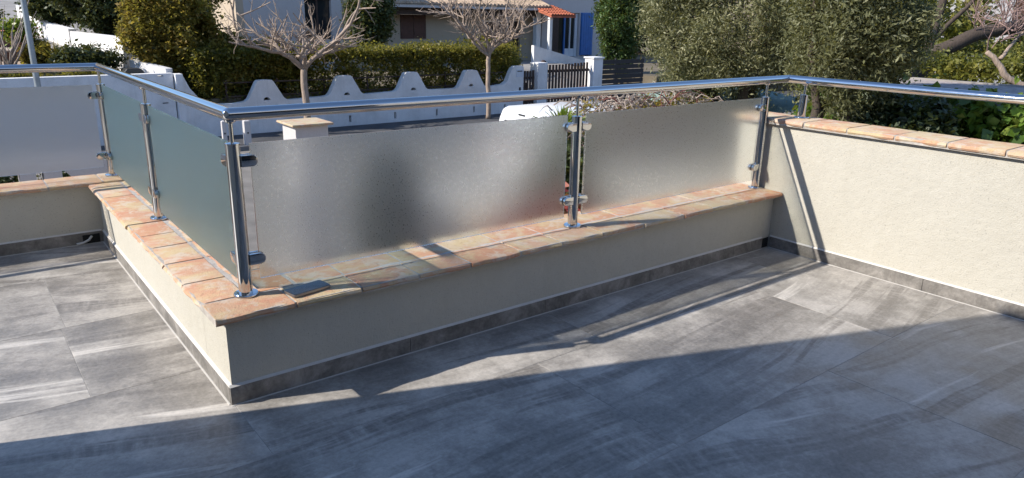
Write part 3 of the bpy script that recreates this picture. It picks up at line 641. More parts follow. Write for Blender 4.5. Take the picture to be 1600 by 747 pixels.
# plants at the foot of the side wall
p1, v1 = clumps(51, 150, 60, ell(2.55, 19.6, 0.12, 0.75, 0.5, 0.3, 0.2), 0.1)
plant('ground_shrub', 'dark low shrub in the shade at the foot of the white side wall', 'shrub', (2.55, 19.6, -0.3), p1, v1 * 0.6, 0.09, 0.5, 'leaf_dark', 'foliage', 12)
p1, v1 = clumps(52, 70, 60, ell(1.22, 21.0, 0.83, 0.36, 0.3, 0.22, 0.2), 0.09)
fl = plant('potted_plant', 'bright green flowering plant in a clay pot left of the lamp post', 'potted plant', (1.22, 21.0, 0.3), p1, v1, 0.09, 0.55, 'leaf_bright', 'foliage', 13)
MB().lathe((0, 0, 0), [(0.12, 0.0), (0.16, 0.2), (0.175, 0.22), (0.16, 0.24)], 16).build('pot', M['pot'], fl)
fm = MB(); r = random.Random(3)
for k in range(26):
    c = Vector((r.gauss(0.05, 0.22), r.gauss(-0.22, 0.08), r.uniform(0.36, 0.62))); s = 0.022
    fm.add([c + Vector(d) * s for d in ((1, 0, 0), (-1, 0, 0), (0, 1, 0), (0, -1, 0), (0, 0, 1), (0, 0, -1))], [(0, 2, 4), (2, 1, 4), (1, 3, 4), (3, 0, 4), (2, 0, 5), (1, 2, 5), (3, 1, 5), (0, 3, 5)])
fm.build('flowers', M['flower_red'], fl, kind='stuff')
def blades(mb, c, n, length, width, seed, spread=0.7, up=0.9):
    r = random.Random(seed); c = Vector(c)
    for k in range(n):
        a = r.uniform(0, 2 * math.pi); t = r.uniform(0.05, spread); L = length * r.uniform(0.6, 1.1); d = Vector((math.cos(a), math.sin(a), 0)); s = Vector((-d.y, d.x, 0)) * width
        pts = [c + d * L * t * u * (0.6 + 0.7 * u) + Vector((0, 0, 1)) * L * (u * up - 0.55 * t * u * u) for u in (0, 0.35, 0.7, 1.0)]
        v = []
        for p, wv in zip(pts, (0.6, 1, 0.7, 0.06)): v += [p - s * wv, p + s * wv + Vector((0, 0, width * 0.4))]
        mb.add(v, [(0, 1, 3, 2), (2, 3, 5, 4), (4, 5, 7, 6)])
    return mb
def bladed(name, label, cat, loc, n, L, wd, mat, seed, spread=0.7):
    t = thing(name, label, cat, loc); o = blades(MB(), (0, 0, 0), n, L, wd, seed, spread).build('leaf_blades', M[mat], t, kind='stuff')
    vary(o.data, np.random.default_rng(seed).uniform(0, 1, len(o.data.polygons))); return t
bladed('grass_clump', 'tall strappy grass clump right of the lamp post', 'plant', (1.95, 20.2, -0.2), 130, 1.0, 0.018, 'leaf_gold', 5)
sp = bladed('spiky_shrub', 'spiky bright green shrub poking up above the pane before the van', 'shrub', (4.87, 3.5, 0.17), 220, 0.40, 0.022, 'leaf_bright', 6, 0.7)
p1, v1 = clumps(53, 210, 55, ell(4.87, 3.5, -0.55, 0.42, 0.42, 0.75, 0.4), 0.08)
me = leaf_mesh('foliage', p1 - np.array((4.87, 3.5, 0.17)), 0.075, 0.5, 15); vary(me, v1); link('foliage', me, M['leaf_dark'], sp)
p1, v1 = clumps(54, 330, 60, ell(3.75, 2.3, -0.86, 1.0, 0.6, 0.62, 0.4), 0.1)
plant('red_shrub', 'dark red leaved shrub blurred behind the panes at the middle post', 'shrub', (4.0, 2.3, -1.97), p1, v1, 0.085, 0.45, 'leaf_red', 'foliage', 16)
p1, v1 = clumps(60, 260, 55, lobed(2.5, 3.3, -0.75, 0.28, 0.28, 1.05, 26, 0.33), 0.075)  # shrub added to imitate dark shaded ground through the frosted pane
plant('shade_shrub', 'added grey green shrub imitating a shaded patch behind the middle of the largest pane', 'shrub', (2.5, 3.3, -2), p1, v1, 0.075, 0.5, 'leaf_grey', 'foliage', 33)
p1, v1 = clumps(55, 260, 60, bx(-4.0, 1.9, 6.32, 6.62, -1.9, -0.22, 0.3), 0.07)  # hedge added behind the wall so its gaps read as dark shade
plant('gap_shade_hedge', 'added dark hedge that makes the gaps of the openwork wall look shaded', 'hedge', (-1, 6.5, -1.9), p1, v1, 0.07, 0.5, 'leaf_dark', 'foliage', 17)

p1, v1 = clumps(57, 240, 45, bx(-4.0, 3.0, 18.55, 19.0, -0.6, -0.12, 0.6), 0.07)
plant('grass_verge', 'strip of weeds along the top of the flat topped street wall', 'weeds', (0, 18.8, -0.6), p1, v1, 0.09, 0.3, 'leaf_hedge', 'foliage', 30)
p1, v1 = clumps(58, 260, 60, lobed(1.75, 20.6, 0.25, 0.6, 0.45, 0.4, 16, 0.35), 0.07)
plant('flower_shrub', 'rusty green low shrub between the lamp post and the white side wall', 'shrub', (1.75, 20.6, -0.2), p1, v1, 0.09, 0.45, 'leaf_gold', 'foliage', 31)
p1, v1 = clumps(59, 330, 60, lobed(-0.4, 26.0, 1.1, 1.6, 0.6, 0.6, 24, 0.35), 0.12)
plant('verge_shrub', 'dark shrub up the side road at the top left edge', 'shrub', (-0.4, 26, 0.4), p1, v1, 0.11, 0.5, 'leaf_dark', 'foliage', 32)
# brushwood heap on the low street wall
bh = thing('brushwood_heap', 'tangle of bare grey and red stems heaped over the low street wall', 'brushwood', (9.25, 6.1, -0.42))
r = random.Random(9); mg, mr = MB(), MB()
for k in range(620):
    c = Vector((r.uniform(-1.7, 1.75), r.gauss(0, 0.3), r.uniform(-0.2, 0.72) + 0.06 * math.sin(k)))
    c.z *= 1 - 0.35 * max(0, (c.x - 0.6) / 1.2); a = r.uniform(0, 6.28); d = Vector((math.cos(a), math.sin(a) * 0.6, r.gauss(0, 0.22))); L = r.uniform(0.3, 0.95)
    pts = [c + d * (u - 0.5) * L + Vector((0, 0, -0.22 * L * (2 * u - 1) ** 2)) + Vector((r.gauss(0, 0.02), r.gauss(0, 0.02), r.gauss(0, 0.02))) for u in (0, 0.33, 0.66, 1)]
    (mr if (k % 5 == 0) else mg).tube(pts, [0.013, 0.011, 0.008, 0.004], 4)
mg.build('grey_stems', M['twig_grey'], bh, kind='stuff'); mr.build('red_stems', M['twig_red'], bh, kind='stuff')
p1, v1 = clumps(56, 60, 40, bx(-1.6, 1.6, -0.3, 0.3, -0.2, 0.5, 0.3), 0.06); me = leaf_mesh('dry_leaves', p1, 0.06, 0.5, 18); vary(me, v1); link('dry_leaves', me, M['leaf_gold'], bh, kind='stuff')
bk = thing('bare_bush', 'leafless dry bush just outside the right corner of the railing', 'shrub', (5.5, 0.72, -0.55))
mg = MB()
for k in range(240):
    a = r.uniform(0, 6.28); d = Vector((math.cos(a) * r.uniform(0.3, 1), math.sin(a) * r.uniform(0.3, 1), r.uniform(0.5, 1.3))); L = r.uniform(0.5, 1.0)
    pts = [d * L * u * 1.0 + Vector((r.gauss(0, 0.03), r.gauss(0, 0.03), 0)) for u in (0, 0.4, 0.75, 1)]
    mg.tube(pts, [0.009, 0.007, 0.005, 0.002], 4)
mg.build('stems', M['bark_dark'], bk, kind='stuff')
gs = thing('corrugated_sheet', 'pale green corrugated sheet lying behind the brushwood under the olive', 'roof sheet', (13.1, 7.0, -0.24))
v = []; nx = 120
for i in range(nx):
    x = -2.1 + 4.2 * i / (nx - 1); z = 0.022 * math.sin(i * math.pi / 2.0)
    v += [(x, -1.1, z - 0.10), (x, 1.1, z + 0.16)]
MB().add(v, [(2 * i, 2 * i + 2, 2 * i + 3, 2 * i + 1) for i in range(nx - 1)]).build('sheet', M['green_sheet'], gs, smooth=True)
for y in (-1.0, 1.0):
    for x in (-2.0, 0.0, 2.0): box('post', M['bark_dark'], x - 0.04, x + 0.04, y - 0.04, y + 0.04, -1.84, -0.16 + y * 0.1, gs)

# ------------------------------------------------------------ right neighbour: ivy wall, gravel roof, clipped hedges
gr = thing('flat_roof_garage', 'low garage with a flat gravel roof beyond the tall parapet', 'garage', (11.9, 0, -2))
box('wall', M['cream'], 0.0, 1.7, -9, 4.55, 0, 2.36, gr); box('gravel_bed', M['gravel'], 0.0, 1.66, -9.0, 4.55, 2.361, 2.52, gr)
box('roof_edge', M['pavement'], 1.662, 1.75, -9, 4.55, 2.362, 2.545, gr)
def ivy_env(r, n):
    p = np.stack([11.84 - abs(r.normal(0, 0.07, n)), r.uniform(-5, 4.6, n), -2 + 2.38 * r.uniform(0, 1, n) ** 0.8], 1); return p
p1, v1 = clumps(61, 1500, 14, ivy_env, 0.12)
plant('ivy', 'broad leaved green ivy covering the garage wall at right edge', 'climbing plant', (11.85, 0, -2), p1, v1, 0.13, 0.85, 'leaf_ivy', 'foliage', 20, flat=0.25, fold=0.15)
def bxr(x0, x1, y0, y1, z0, z1):
    def f(r, n):
        p = np.stack([r.uniform(x0, x1, n), r.uniform(y0, y1, n), r.uniform(z0, z1, n)], 1); k = r.uniform(size=n)
        m = k < 0.5; p[m, 2] = z1 - abs(r.normal(0, 0.04, m.sum())); m = k >= 0.5; p[m, 0] = x0 + abs(r.normal(0, 0.07, m.sum())); return p
    return f
p1, v1 = clumps(62, 1500, 32, bxr(14.6, 16.2, -5, 6.5, -1.2, 0.78), 0.09)
plant('clipped_hedge', 'flat topped clipped hedge beyond the gravel roof', 'hedge', (15.4, 1, -2), p1, v1, 0.08, 0.55, 'leaf_box', 'foliage', 21)
p1, v1 = clumps(63, 700, 32, bxr(18.5, 20.0, -3, 7.0, -1.0, 0.95), 0.09)
plant('clipped_hedge', 'second lower lying clipped hedge under the leaning trunk', 'hedge', (19.2, 2, -2), p1, v1, 0.085, 0.55, 'leaf_box', 'foliage', 22)
# leaning dark tree at the right
def limb(m, pts, r0, r1, n=8, wob=0.02, seed=1, sub=4):
    r = random.Random(seed); P = [Vector(p) for p in pts]; out = []
    for i in range(len(P) - 1):
        p0, p1, p2, p3 = P[max(i - 1, 0)], P[i], P[i + 1], P[min(i + 2, len(P) - 1)]
        for k in range(sub):
            t = k / sub; out.append(0.5 * ((2 * p1) + (p2 - p0) * t + (2 * p0 - 5 * p1 + 4 * p2 - p3) * t * t + (3 * p1 - p0 - 3 * p2 + p3) * t ** 3) + Vector((r.gauss(0, wob), r.gauss(0, wob), r.gauss(0, wob))))
    out.append(P[-1]); m.tube(out, [r0 + (r1 - r0) * i / (len(out) - 1) for i in range(len(out))], n); return out
def twigs(m, p, d, L, rad, depth, r, n=4, spread=0.75, up=0.25, kids=3):
    pts = [Vector(p)]; dd = Vector(d).normalized()
    for k in range(3):
        dd = (dd + Vector((r.gauss(0, 0.2), r.gauss(0, 0.2), r.gauss(0, 0.17) + up * 0.25))).normalized(); pts.append(pts[-1] + dd * L / 3)
    m.tube(pts, [rad, rad * 0.85, rad * 0.7, rad * 0.5], max(3, n), cap=False)
    if depth > 0:
        for j in range(kids):
            b = pts[1 + (j % 3)]; q = Vector((r.gauss(0, 1), r.gauss(0, 1), r.gauss(0.15, 0.7))).normalized()
            twigs(m, b, (dd + q * spread).normalized(), L * r.uniform(0.5, 0.8), rad * 0.55, depth - 1, r, n - 1, spread, up, kids)
lt = thing('leaning_tree', 'old dark tree whose thick trunk leans far to the right', 'tree', (17.6, 5.2, -2))
o0 = Vector((17.6, 5.2, -2)); m = MB(); r = random.Random(21)
limb(m, [Vector((17.6, 5.2, -2)) - o0, Vector((17.55, 5.2, 0.3)) - o0, Vector((17.75, 5.0, 0.85)) - o0, Vector((18.6, 4.5, 1.28)) - o0, Vector((19.7, 3.7, 1.55)) - o0, Vector((21.5, 2.6, 1.75)) - o0], 0.19, 0.13, 9, 0.02, 3)
limb(m, [Vector((17.55, 5.25, 0.4)) - o0, Vector((17.9, 5.2, 1.3)) - o0, Vector((18.1, 5.2, 2.4)) - o0, Vector((18.3, 5.3, 3.6)) - o0], 0.12, 0.07, 8, 0.02, 4)
limb(m, [Vector((17.85, 5.2, 1.1)) - o0, Vector((18.5, 4.8, 1.9)) - o0, Vector((19.3, 4.4, 2.9)) - o0], 0.06, 0.03, 6, 0.02, 5)
m.build('trunk', M['bark_dark'], lt, smooth=True)
m = MB()
for k in range(26):
    u = r.uniform(0.15, 1); p = Vector((17.9, 4.9, 1.0)).lerp(Vector((21.5, 2.6, 1.75)), u) - o0
    twigs(m, p, (r.gauss(0, .6), r.gauss(0, .6), 1), r.uniform(0.7, 1.5), 0.02, 2, r)
m.build('twigs', M['bark_pink'], lt, kind='stuff')
st = thing('slender_tree', 'slender bare tree with pinkish twigs at the right edge', 'tree', (14.0, 1.2, -2)); o0 = Vector((14.0, 1.2, -2)); r = random.Random(33)
m = MB(); pts = limb(m, [Vector((14.15, 1.25, -2)) - o0, Vector((14.4, 1.6, 0.1)) - o0, Vector((13.95, 2.15, 0.62)) - o0, Vector((13.85, 2.3, 0.85)) - o0, Vector((13.75, 2.5, 1.06)) - o0], 0.075, 0.04, 8, 0.006, 6)
limb(m, [Vector((13.85, 2.3, 0.95)) - o0, Vector((14.3, 2.25, 1.3)) - o0, Vector((14.7, 2.0, 1.9)) - o0], 0.035, 0.015, 6, 0.01, 7)
m.build('trunk', M['bark_pale'], st, smooth=True); m = MB()
for k in range(26):
    p = Vector((13.75, 2.5, 1.05)).lerp(Vector((14.7, 2.0, 1.9)), r.uniform(0, 1)) - o0
    twigs(m, p, (r.gauss(0.2, .7), r.gauss(-0.2, .7), r.uniform(0.1, 1)), r.uniform(0.4, 0.9), 0.011, 2, r)
m.build('twigs', M['bark_pink'], st, kind='stuff')

# ------------------------------------------------------------ bare street trees before the crested wall
def street_tree(loc, fork, rad, seed, nl, reach, dens, label):
    t = thing('bare_street_tree', label, 'tree', loc, 'bare pollarded trees on the far pavement'); r = random.Random(seed); m = MB(); h = fork - loc[2]
    limb(m, [(0, 0, 0), (0.01, 0, h * 0.35), (-0.02, 0.02, h * 0.7), (0, 0, h)], rad, rad * 0.82, 10, 0.008, seed)
    m.tube([(0, 0, h - 0.03), (0, 0, h + 0.12)], [rad * 0.84, rad * 0.6], 8)
    m.build('trunk', M['bark_pale'], t, smooth=True); m = MB()
    for k in range(nl):
        a = 2 * math.pi * (k + r.uniform(-0.25, 0.25)) / nl; R = reach * r.uniform(0.8, 1.15); d = Vector((math.cos(a), math.sin(a) * 0.8, 0)); zt = r.uniform(0.9, 2.6)
        kink = lambda g: Vector((r.gauss(0, g), r.gauss(0, g), r.gauss(0, g)))
        pts = limb(m, [Vector((0, 0, h - 0.05)), d * R * 0.25 + Vector((0, 0, h + 0.25 + 0.1 * zt)) + kink(.05), d * R * 0.5 + kink(.12) + Vector((0, 0, h + 0.3 * zt + 0.2)), d * R * 0.75 + kink(.14) + Vector((0, 0, h + 0.62 * zt + 0.1)), d * R + kink(.15) + Vector((0, 0, h + zt))], rad * 0.62, rad * 0.2, 7, 0.022, seed * 10 + k)
        for j in range(dens):
            u = r.uniform(0.25, 1); p = pts[int(u * (len(pts) - 1))]
            twigs(m, p, (d * r.uniform(-0.2, 1.0) + Vector((r.gauss(0, .55), r.gauss(0, .55), r.uniform(-0.1, 1.1)))).normalized(), r.uniform(0.5, 1.05), rad * r.uniform(0.2, 0.32), 2, r, 5, 0.8, 0.25, 2)
    m.build('branches', M['bark_pale'], t, smooth=True); return t
street_tree((7.46, 17.2, -1.88), -0.02, 0.105, 4, 7, 2.0, 9, 'bare wide branching tree before the crested wall, left one of two')
street_tree((13.82, 17.2, -1.88), 0.22, 0.085, 8, 8, 1.6, 11, 'bare tree with slim straight trunk, close to the letterbox wall end')

# ------------------------------------------------------------ far side walls
cw = thing('crested_wall', 'white street wall with rounded peaks and small half round holes', 'wall', (4.4, 18.2, -2.0))
prof = [(4.47, -2.0), (4.47, -0.20), (4.62, -0.55), (4.85, -0.85), (5.15, -1.01), (5.75, -1.02)]
peak = [(-0.68, -0.955), (-0.58, -0.935), (-0.50, -0.87), (-0.255, -0.425), (-0.21, -0.378), (0.0, -0.366), (0.195, -0.376), (0.235, -0.415), (0.51, -0.875), (0.59, -0.935), (0.69, -0.955)]
for c, dz in ((6.66, -0.04), (9.1, 0.0), (11.42, 0.035), (13.76, 0.03)): prof += [(c + a, b + dz) for a, b in peak]
prof += [(14.75, -0.90), (15.12, -0.87), (15.28, -0.78), (15.46, -0.42), (15.54, -0.31), (15.66, -0.255), (15.97, -0.255), (16.02, -0.30), (16.02, -2.0)]
half = lambda c, z, rr: [(c + rr * math.cos(R_(a)), z + rr * 0.9 * math.sin(R_(a))) for a in range(0, 181, 20)]
hl = [half(6.67, -0.975, 0.1), half(9.14, -0.955, 0.1), half(11.47, -0.91, 0.1), half(13.74, -0.88, 0.1)]
hl += [[(x - 0.04, -1.78), (x + 0.04, -1.78), (x + 0.04, -1.57), (x - 0.04, -1.57)] for x in (6.1, 7.65, 9.21, 10.78, 12.35, 13.86, 15.2)]
fnw = lambda u, v, d: (u - 4.4, d, v + 2.0)
MB().prism(prof, hl, fnw, -0.11, 0.11).build('wall', M['white_wall'], cw)
box('end_pillar', M['white_wall'], -0.12, 0.068, -0.16, 0.16, 0, 1.83, cw, bevel=0.01)
for x in (6.1, 7.65, 9.21, 10.78, 12.35, 13.86): pass
box('letterbox', M['frame_pale'], 11.28, 11.62, -0.118, -0.1105, 1.36, 1.62, cw); box('letter_slot', M['hole'], 11.33, 11.55, -0.122, -0.1185, 1.55, 1.58, cw); box('number_plate', M['hole'], 11.42, 11.5, -0.122, -0.1185, 0.8, 1.0, cw)
box('joint_panel', M['white_wall'], 10.45, 10.95, -0.122, -0.1105, 0.55, 0.78, cw)
fw = thing('street_wall', 'pale grey white boundary wall left of the crested wall, flat topped', 'wall', (4.2, 18.3, -2))
MB().prism([(-16, 0), (0.05, 0), (0.05, 1.85), (-16, 1.79)], [[(-0.32, 1.77), (-0.18, 1.77), (-0.18, 1.80), (-0.32, 1.80)], [(-0.27, 1.07), (-0.13, 1.07), (-0.13, 1.10), (-0.27, 1.10)]], lambda u, v, d: (u, d, v), -0.12, 0.12).build('wall', M['white_wall'], fw)
sw = thing('side_wall', 'sunlit white wall climbing the side road past the bushes', 'wall', (4.2, 18.45, -0.5))
ptsw = [((4.24, 18.45), (3.62, 19.6), -0.05, 0.13), ((3.55, 19.75), (2.93, 24.0), 0.70, 0.73), ((2.9, 24.05), (2.45, 26.0), 0.80, 0.95), ((2.42, 26.05), (2.25, 31.0), 1.0, 1.45)]
for (a, b, za, zb) in ptsw:
    a = Vector((*a, 0)); b = Vector((*b, 0)); t = (b - a).normalized(); nv = Vector((-t.y, t.x, 0)) * 0.11; o0 = Vector((4.2, 18.45, -0.5))
    q = [a - nv, b - nv, b + nv, a + nv]
    MB().add([p + Vector((0, 0, -0.7)) - o0 for p in q] + [p + Vector((0, 0, z)) - o0 for p, z in zip(q, (za, zb, zb, za))], [(3, 2, 1, 0), (4, 5, 6, 7)] + [(i, (i + 1) % 4, 4 + (i + 1) % 4, 4 + i) for i in range(4)]).build('wall_panel', M['white_wall'], sw)
bn = thing('compost_bin', 'dark dome lidded bin behind the flat topped street wall', 'bin', (3.42, 18.75, -0.6))
MB().prism([(-0.2, 0), (0.2, 0), (0.24, 0.48), (0.16, 0.56), (-0.16, 0.56), (-0.24, 0.48)], [], lambda u, v, d: (u, d, v), -0.2, 0.2).build('body', M['black_trim'], bn, bevel=0.02)
# fence rails behind the crested wall
wf = thing('wire_fence', 'thin brown fence rails in front of the hedge above the crested wall', 'fence', (5.6, 18.42, -1.0))
for z in (0.12, 0.5): box('rail', M['dark_wood'], 0.0, 10.3, -0.02, 0.02, z, z + 0.04, wf)
for k in range(8): box('post', M['dark_wood'], 0.05 + k * 1.45, 0.1 + k * 1.45, 0.022, 0.06, -0.2, 0.6, wf)
# gate, pillars, slat fence
pf = thing('picket_fence', 'short dark picket panel between the letterbox wall end and white pillar', 'fence', (16.05, 18.3, -1.9))
for k in range(5): box('picket', M['dark_wood'], 0.02 + k * 0.13, 0.105 + k * 0.13, -0.015, 0.012, 0.05, 1.45 + rng.uniform(-.02, .02), pf)
for z in (0.3, 1.15): box('rail', M['dark_wood'], 0, 0.66, 0.014, 0.05, z, z + 0.08, pf)
for x, wx, h, lb in ((16.94, 0.23, 1.73, 'plain white square gate pillar left of the picket gate'), (19.74, 0.25, 1.88, 'pale capped gate pillar right of the picket gate')):
    t = thing('gate_post', lb, 'gate pillar', (x, 18.35, -1.9), 'gate pillars across the street')
    box('shaft', M['white_wall'], -wx, wx, -wx, wx, 0, h - 0.06, t, bevel=0.01); box('cap', M['white_wall'], -wx - (0.04 if h > 1.8 else 0.0), wx + (0.04 if h > 1.8 else 0), -wx - (0.04 if h > 1.8 else 0), wx + (0.04 if h > 1.8 else 0), h - 0.059, h, t, bevel=0.01)
pg = thing('picket_gate', 'dark brown wooden picket gate between two white pillars', 'gate', (17.2, 18.3, -1.9))
for k in range(14): box('picket', M['dark_wood'], 0.03 + k * 0.158, 0.125 + k * 0.158, -0.015, 0.014, 0.06, 1.63 + 0.045 * k / 13 + rng.uniform(-.015, .015), pg)
for z in (0.35, 1.35): box('rail', M['dark_wood'], 0.02, 2.26, 0.016, 0.06, z, z + 0.1, pg)
b = bmesh.new(); bmesh.ops.create_uvsphere(b, u_segments=14, v_segments=8, radius=0.13, matrix=Matrix.Translation((0.25, 0.3, 1.66))); me = bpy.data.meshes.new('lamp_globe'); b.to_mesh(me); b.free()
gb = link('garden_light', me, M['dark_wood'], smooth=True); gb.location = (17.2, 18.4, -1.9); tag(gb, 'dark round ball just above the left end of the picket gate', 'garden light')
sf = thing('slat_fence', 'black horizontal slat fence right of the capped gate pillar', 'fence', (20.0, 18.35, -1.9))
for k in range(9): box('slat', M['black_slat'], 0.0, 2.6, -0.012, 0.012, 0.06 + k * 0.19, 0.06 + k * 0.19 + 0.165, sf)
for x in (0.05, 0.95, 2.5): box('post', M['black_slat'], x, x + 0.06, 0.014, 0.07, 0, 1.8, sf)

# lamp post
lp = thing('lamp_post', 'slim grey metal lamp post rising out of frame at top left', 'lamp post', (1.1, 17.0, -1.88))
MB().lathe((0, 0, 0), [(0.085, 0), (0.085, 0.4), (0.066, 0.42), (0.064, 1.5), (0.058, 3.4), (0.045, 6.0)], 16).build('pole', M['galv'], lp, smooth=True, sharp=40)
MB().tube([(0, 0, 6.0), (0.0, -0.3, 6.3), (0.0, -1.0, 6.4)], 0.035, 10).build('arm', M['galv'], lp, smooth=True)
box('lamp_head', M['galv'], -0.11, 0.11, -1.55, -0.95, 6.34, 6.45, lp, bevel=0.02)

# white van parked at our kerb
vn = thing('parked_van', 'white van parked in the street, only its roof above the pane', 'van', (9.6, 7.45, -2.0), rz=R_(-9))
side = [(-2.1, 0.35), (-2.14, 0.75), (-2.08, 1.15), (-1.99, 1.62), (-1.93, 1.78), (-1.82, 1.83), (-0.6, 1.865), (0.35, 1.83), (0.62, 1.74), (1.2, 1.16), (1.35, 1.08), (1.95, 0.93), (2.1, 0.8), (2.13, 0.4), (2.0, 0.28), (-2.0, 0.28)]
MB().prism(side, [], lambda u, v, d: (u, d * (1 - 0.12 * max(0, v - 1.0)), v), -0.85, 0.85).build('body', M['van_white'], vn, bevel=0.045, seg=3, smooth=True, sharp=50)
for s in (-1, 1):
    win = [(-1.72, 1.12), (-1.62, 1.6), (0.42, 1.6), (0.95, 1.12)]
    MB().prism(win, [], lambda u, v, d: (u, d * (1 - 0.12 * max(0, v - 1.0)), v), s * 0.851, s * 0.857).build('side_window', M['car_glass'], vn)
    for x in (-1.35, 1.35):
        wl = MB().tube([(x, s * 0.68, 0.31), (x, s * 0.7, 0.31), (x, s * 0.84, 0.31), (x, s * 0.862, 0.31)], [0.29, 0.31, 0.31, 0.28], 24).build('wheel', M['tyre'], vn, smooth=True, sharp=40)
        MB().tube([(x, s * 0.85, 0.31), (x, s * 0.868, 0.31)], 0.19, 18).build('rim', M['rim'], wl)
    box('tail_light', M['lamp_red'], -2.14, -1.99, s * 0.72 - 0.06, s * 0.72 + 0.06, 0.8, 1.25, vn, bevel=0.01)
    box('headlight', M['frame_pale'], 1.98, 2.11, s * 0.6 - 0.14, s * 0.6 + 0.14, 0.68, 0.84, vn, bevel=0.01)
    box('mirror', M['black_trim'], 0.72, 0.86, s * 0.95 - 0.07, s * 0.95 + 0.07, 1.12, 1.3, vn, bevel=0.02)
MB().add([(-2.075, -0.6, 1.2), (-2.075, 0.6, 1.2), (-1.99, 0.56, 1.6), (-1.99, -0.56, 1.6), (-2.085, -0.6, 1.2), (-2.085, 0.6, 1.2), (-2.0, 0.56, 1.6), (-2.0, -0.56, 1.6)], [(0, 1, 2, 3), (7, 6, 5, 4), (0, 4, 5, 1), (1, 5, 6, 2), (2, 6, 7, 3), (3, 7, 4, 0)]).build('rear_window', M['car_glass'], vn)
MB().add([(0.66, -0.66, 1.715), (0.66, 0.66, 1.715), (1.17, 0.7, 1.2), (1.17, -0.7, 1.2), (0.675, -0.66, 1.73), (0.675, 0.66, 1.73), (1.185, 0.7, 1.215), (1.185, -0.7, 1.215)], [(0, 1, 2, 3), (7, 6, 5, 4), (0, 4, 5, 1), (1, 5, 6, 2), (2, 6, 7, 3), (3, 7, 4, 0)]).build('windscreen', M['car_glass'], vn)
box('bumper', M['black_trim'], -2.19, -2.06, -0.8, 0.8, 0.36, 0.56, vn, bevel=0.03)
box('brake_light', M['black_trim'], -1.95, -1.86, -0.13, 0.13, 1.70, 1.76, vn, bevel=0.008)

# ------------------------------------------------------------ houses across the street
h1 = thing('villa', 'cream villa with brown shutters and beige tiled porch roof', 'house', (9.2, 27, -0.9))
def H(x, y, z): return (x - 9.2, y - 27, z + 0.9)
fy = lambda u, v, d: H(u, d, v)
MB().prism([(9.2, -0.9), (13.3, -0.9), (13.3, 4.6), (9.2, 4.6)], [[(11.67, 0.32), (12.83, 0.32), (12.83, 1.95), (11.67, 1.95)]], fy, 27.0, 27.3).build('wall', M['house_grey'], h1)
box('side_wall', M['house_cream'], *[c for p in zip(H(8.9, 27.0, -0.9), H(9.199, 35.0, 4.6)) for c in p], h1)
wn = box('window', M['pane'], *[c for p in zip(H(11.69, 27.16, 0.34), H(12.81, 27.2, 1.93)) for c in p], h1)
box('frame', M['dark_wood'], *[c for p in zip(H(12.21, 27.12, 0.34), H(12.29, 27.155, 1.93)) for c in p], wn)
MB().prism([(13.302, -0.9), (24.3, -0.9), (24.3, 3.2), (13.302, 3.2)], [[(16.36, 0.32), (17.70, 0.32), (17.70, 1.40), (16.36, 1.40)], [(21.0, -0.9), (23.3, -0.9), (23.3, 1.15), (21.0, 1.15)]], fy, 27.5, 27.8).build('wall', M['house_cream'], h1)
for a, b2 in ((16.37, 17.02), (17.04, 17.69)):
    s = box('shutter', M['shutter_brown'], *[c for p in zip(H(a, 27.46, 0.33), H(b2, 27.53, 1.39)) for c in p], h1)
    for z in (0.5, 1.15): box('brace', M['shutter_brown'], *[c for p in zip(H(a + 0.03, 27.435, z), H(b2 - 0.03, 27.459, z + 0.09)) for c in p], s)
box('garage_door', M['dark_wood'], *[c for p in zip(H(21.02, 27.6, -0.9), H(23.28, 27.66, 1.14)) for c in p], h1)
box('porch_beam', M['dark_wood'], *[c for p in zip(H(15.3, 26.5, 1.40), H(23.5, 26.75, 1.65)) for c in p], h1)
for x in (23.55,): box('porch_column', M['trim_white'], *[c for p in zip(H(x, 26.5, -0.9), H(x + 0.28, 26.78, 1.63)) for c in p], h1)
def canal(name, parent, x0, x1, y0, y1, z0, z1, pitch, mat, fn):
    m = MB(); n = max(2, int((x1 - x0) / pitch)); rowsN = 6
    for i in range(n):
        c = x0 + (i + 0.5) * (x1 - x0) / n; rr = (x1 - x0) / n * 0.5
        for j in range(rowsN):
            ya, yb = y0 + (y1 - y0) * j / rowsN, y0 + (y1 - y0) * (j + 1.12) / rowsN; za, zb = z0 + (z1 - z0) * j / rowsN + 0.03, z0 + (z1 - z0) * (j + 1.12) / rowsN
            v = []
            for y, z, s in ((ya, za, 1.0), (yb, zb, 0.82)):
                for k in range(6): a = R_(180 * k / 5); v.append(fn(c + rr * s * math.cos(a), y, z + rr * 0.9 * s * math.sin(a)))
            m.add(v, [(k, k + 1, k + 7, k + 6) for k in range(5)] + [tuple(range(6))])
    v = [fn(x0, y0, z0), fn(x1, y0, z0), fn(x1, y1, z1), fn(x0, y1, z1)]; m.add(v + [(a, b, c - 0.08) for a, b, c in v], [(0, 1, 2, 3), (7, 6, 5, 4), (0, 4, 5, 1), (1, 5, 6, 2), (2, 6, 7, 3), (3, 7, 4, 0)])
    return m.build(name, mat, parent, kind='stuff')
canal('roof_tiles', h1, 14.6, 24.25, 26.2, 31.0, 1.83, 3.6, 0.21, M['tile_beige'], H)
box('soffit', M['dark_wood'], *[c for p in zip(H(14.62, 26.22, 1.66), H(24.2, 27.49, 1.70)) for c in p], h1)  # dark soffit added to deepen the porch shade
box('gutter', M['house_grey'], *[c for p in zip(H(14.5, 26.08, 1.70), H(24.28, 26.19, 1.79)) for c in p], h1)
h2 = thing('pale_house', 'taller pale house with blue shutter and red tiled porch', 'house', (24.3, 27, -0.9))
def H2(x, y, z): return (x - 24.3, y - 27, z + 0.9)
fy2 = lambda u, v, d: H2(u, d, v)
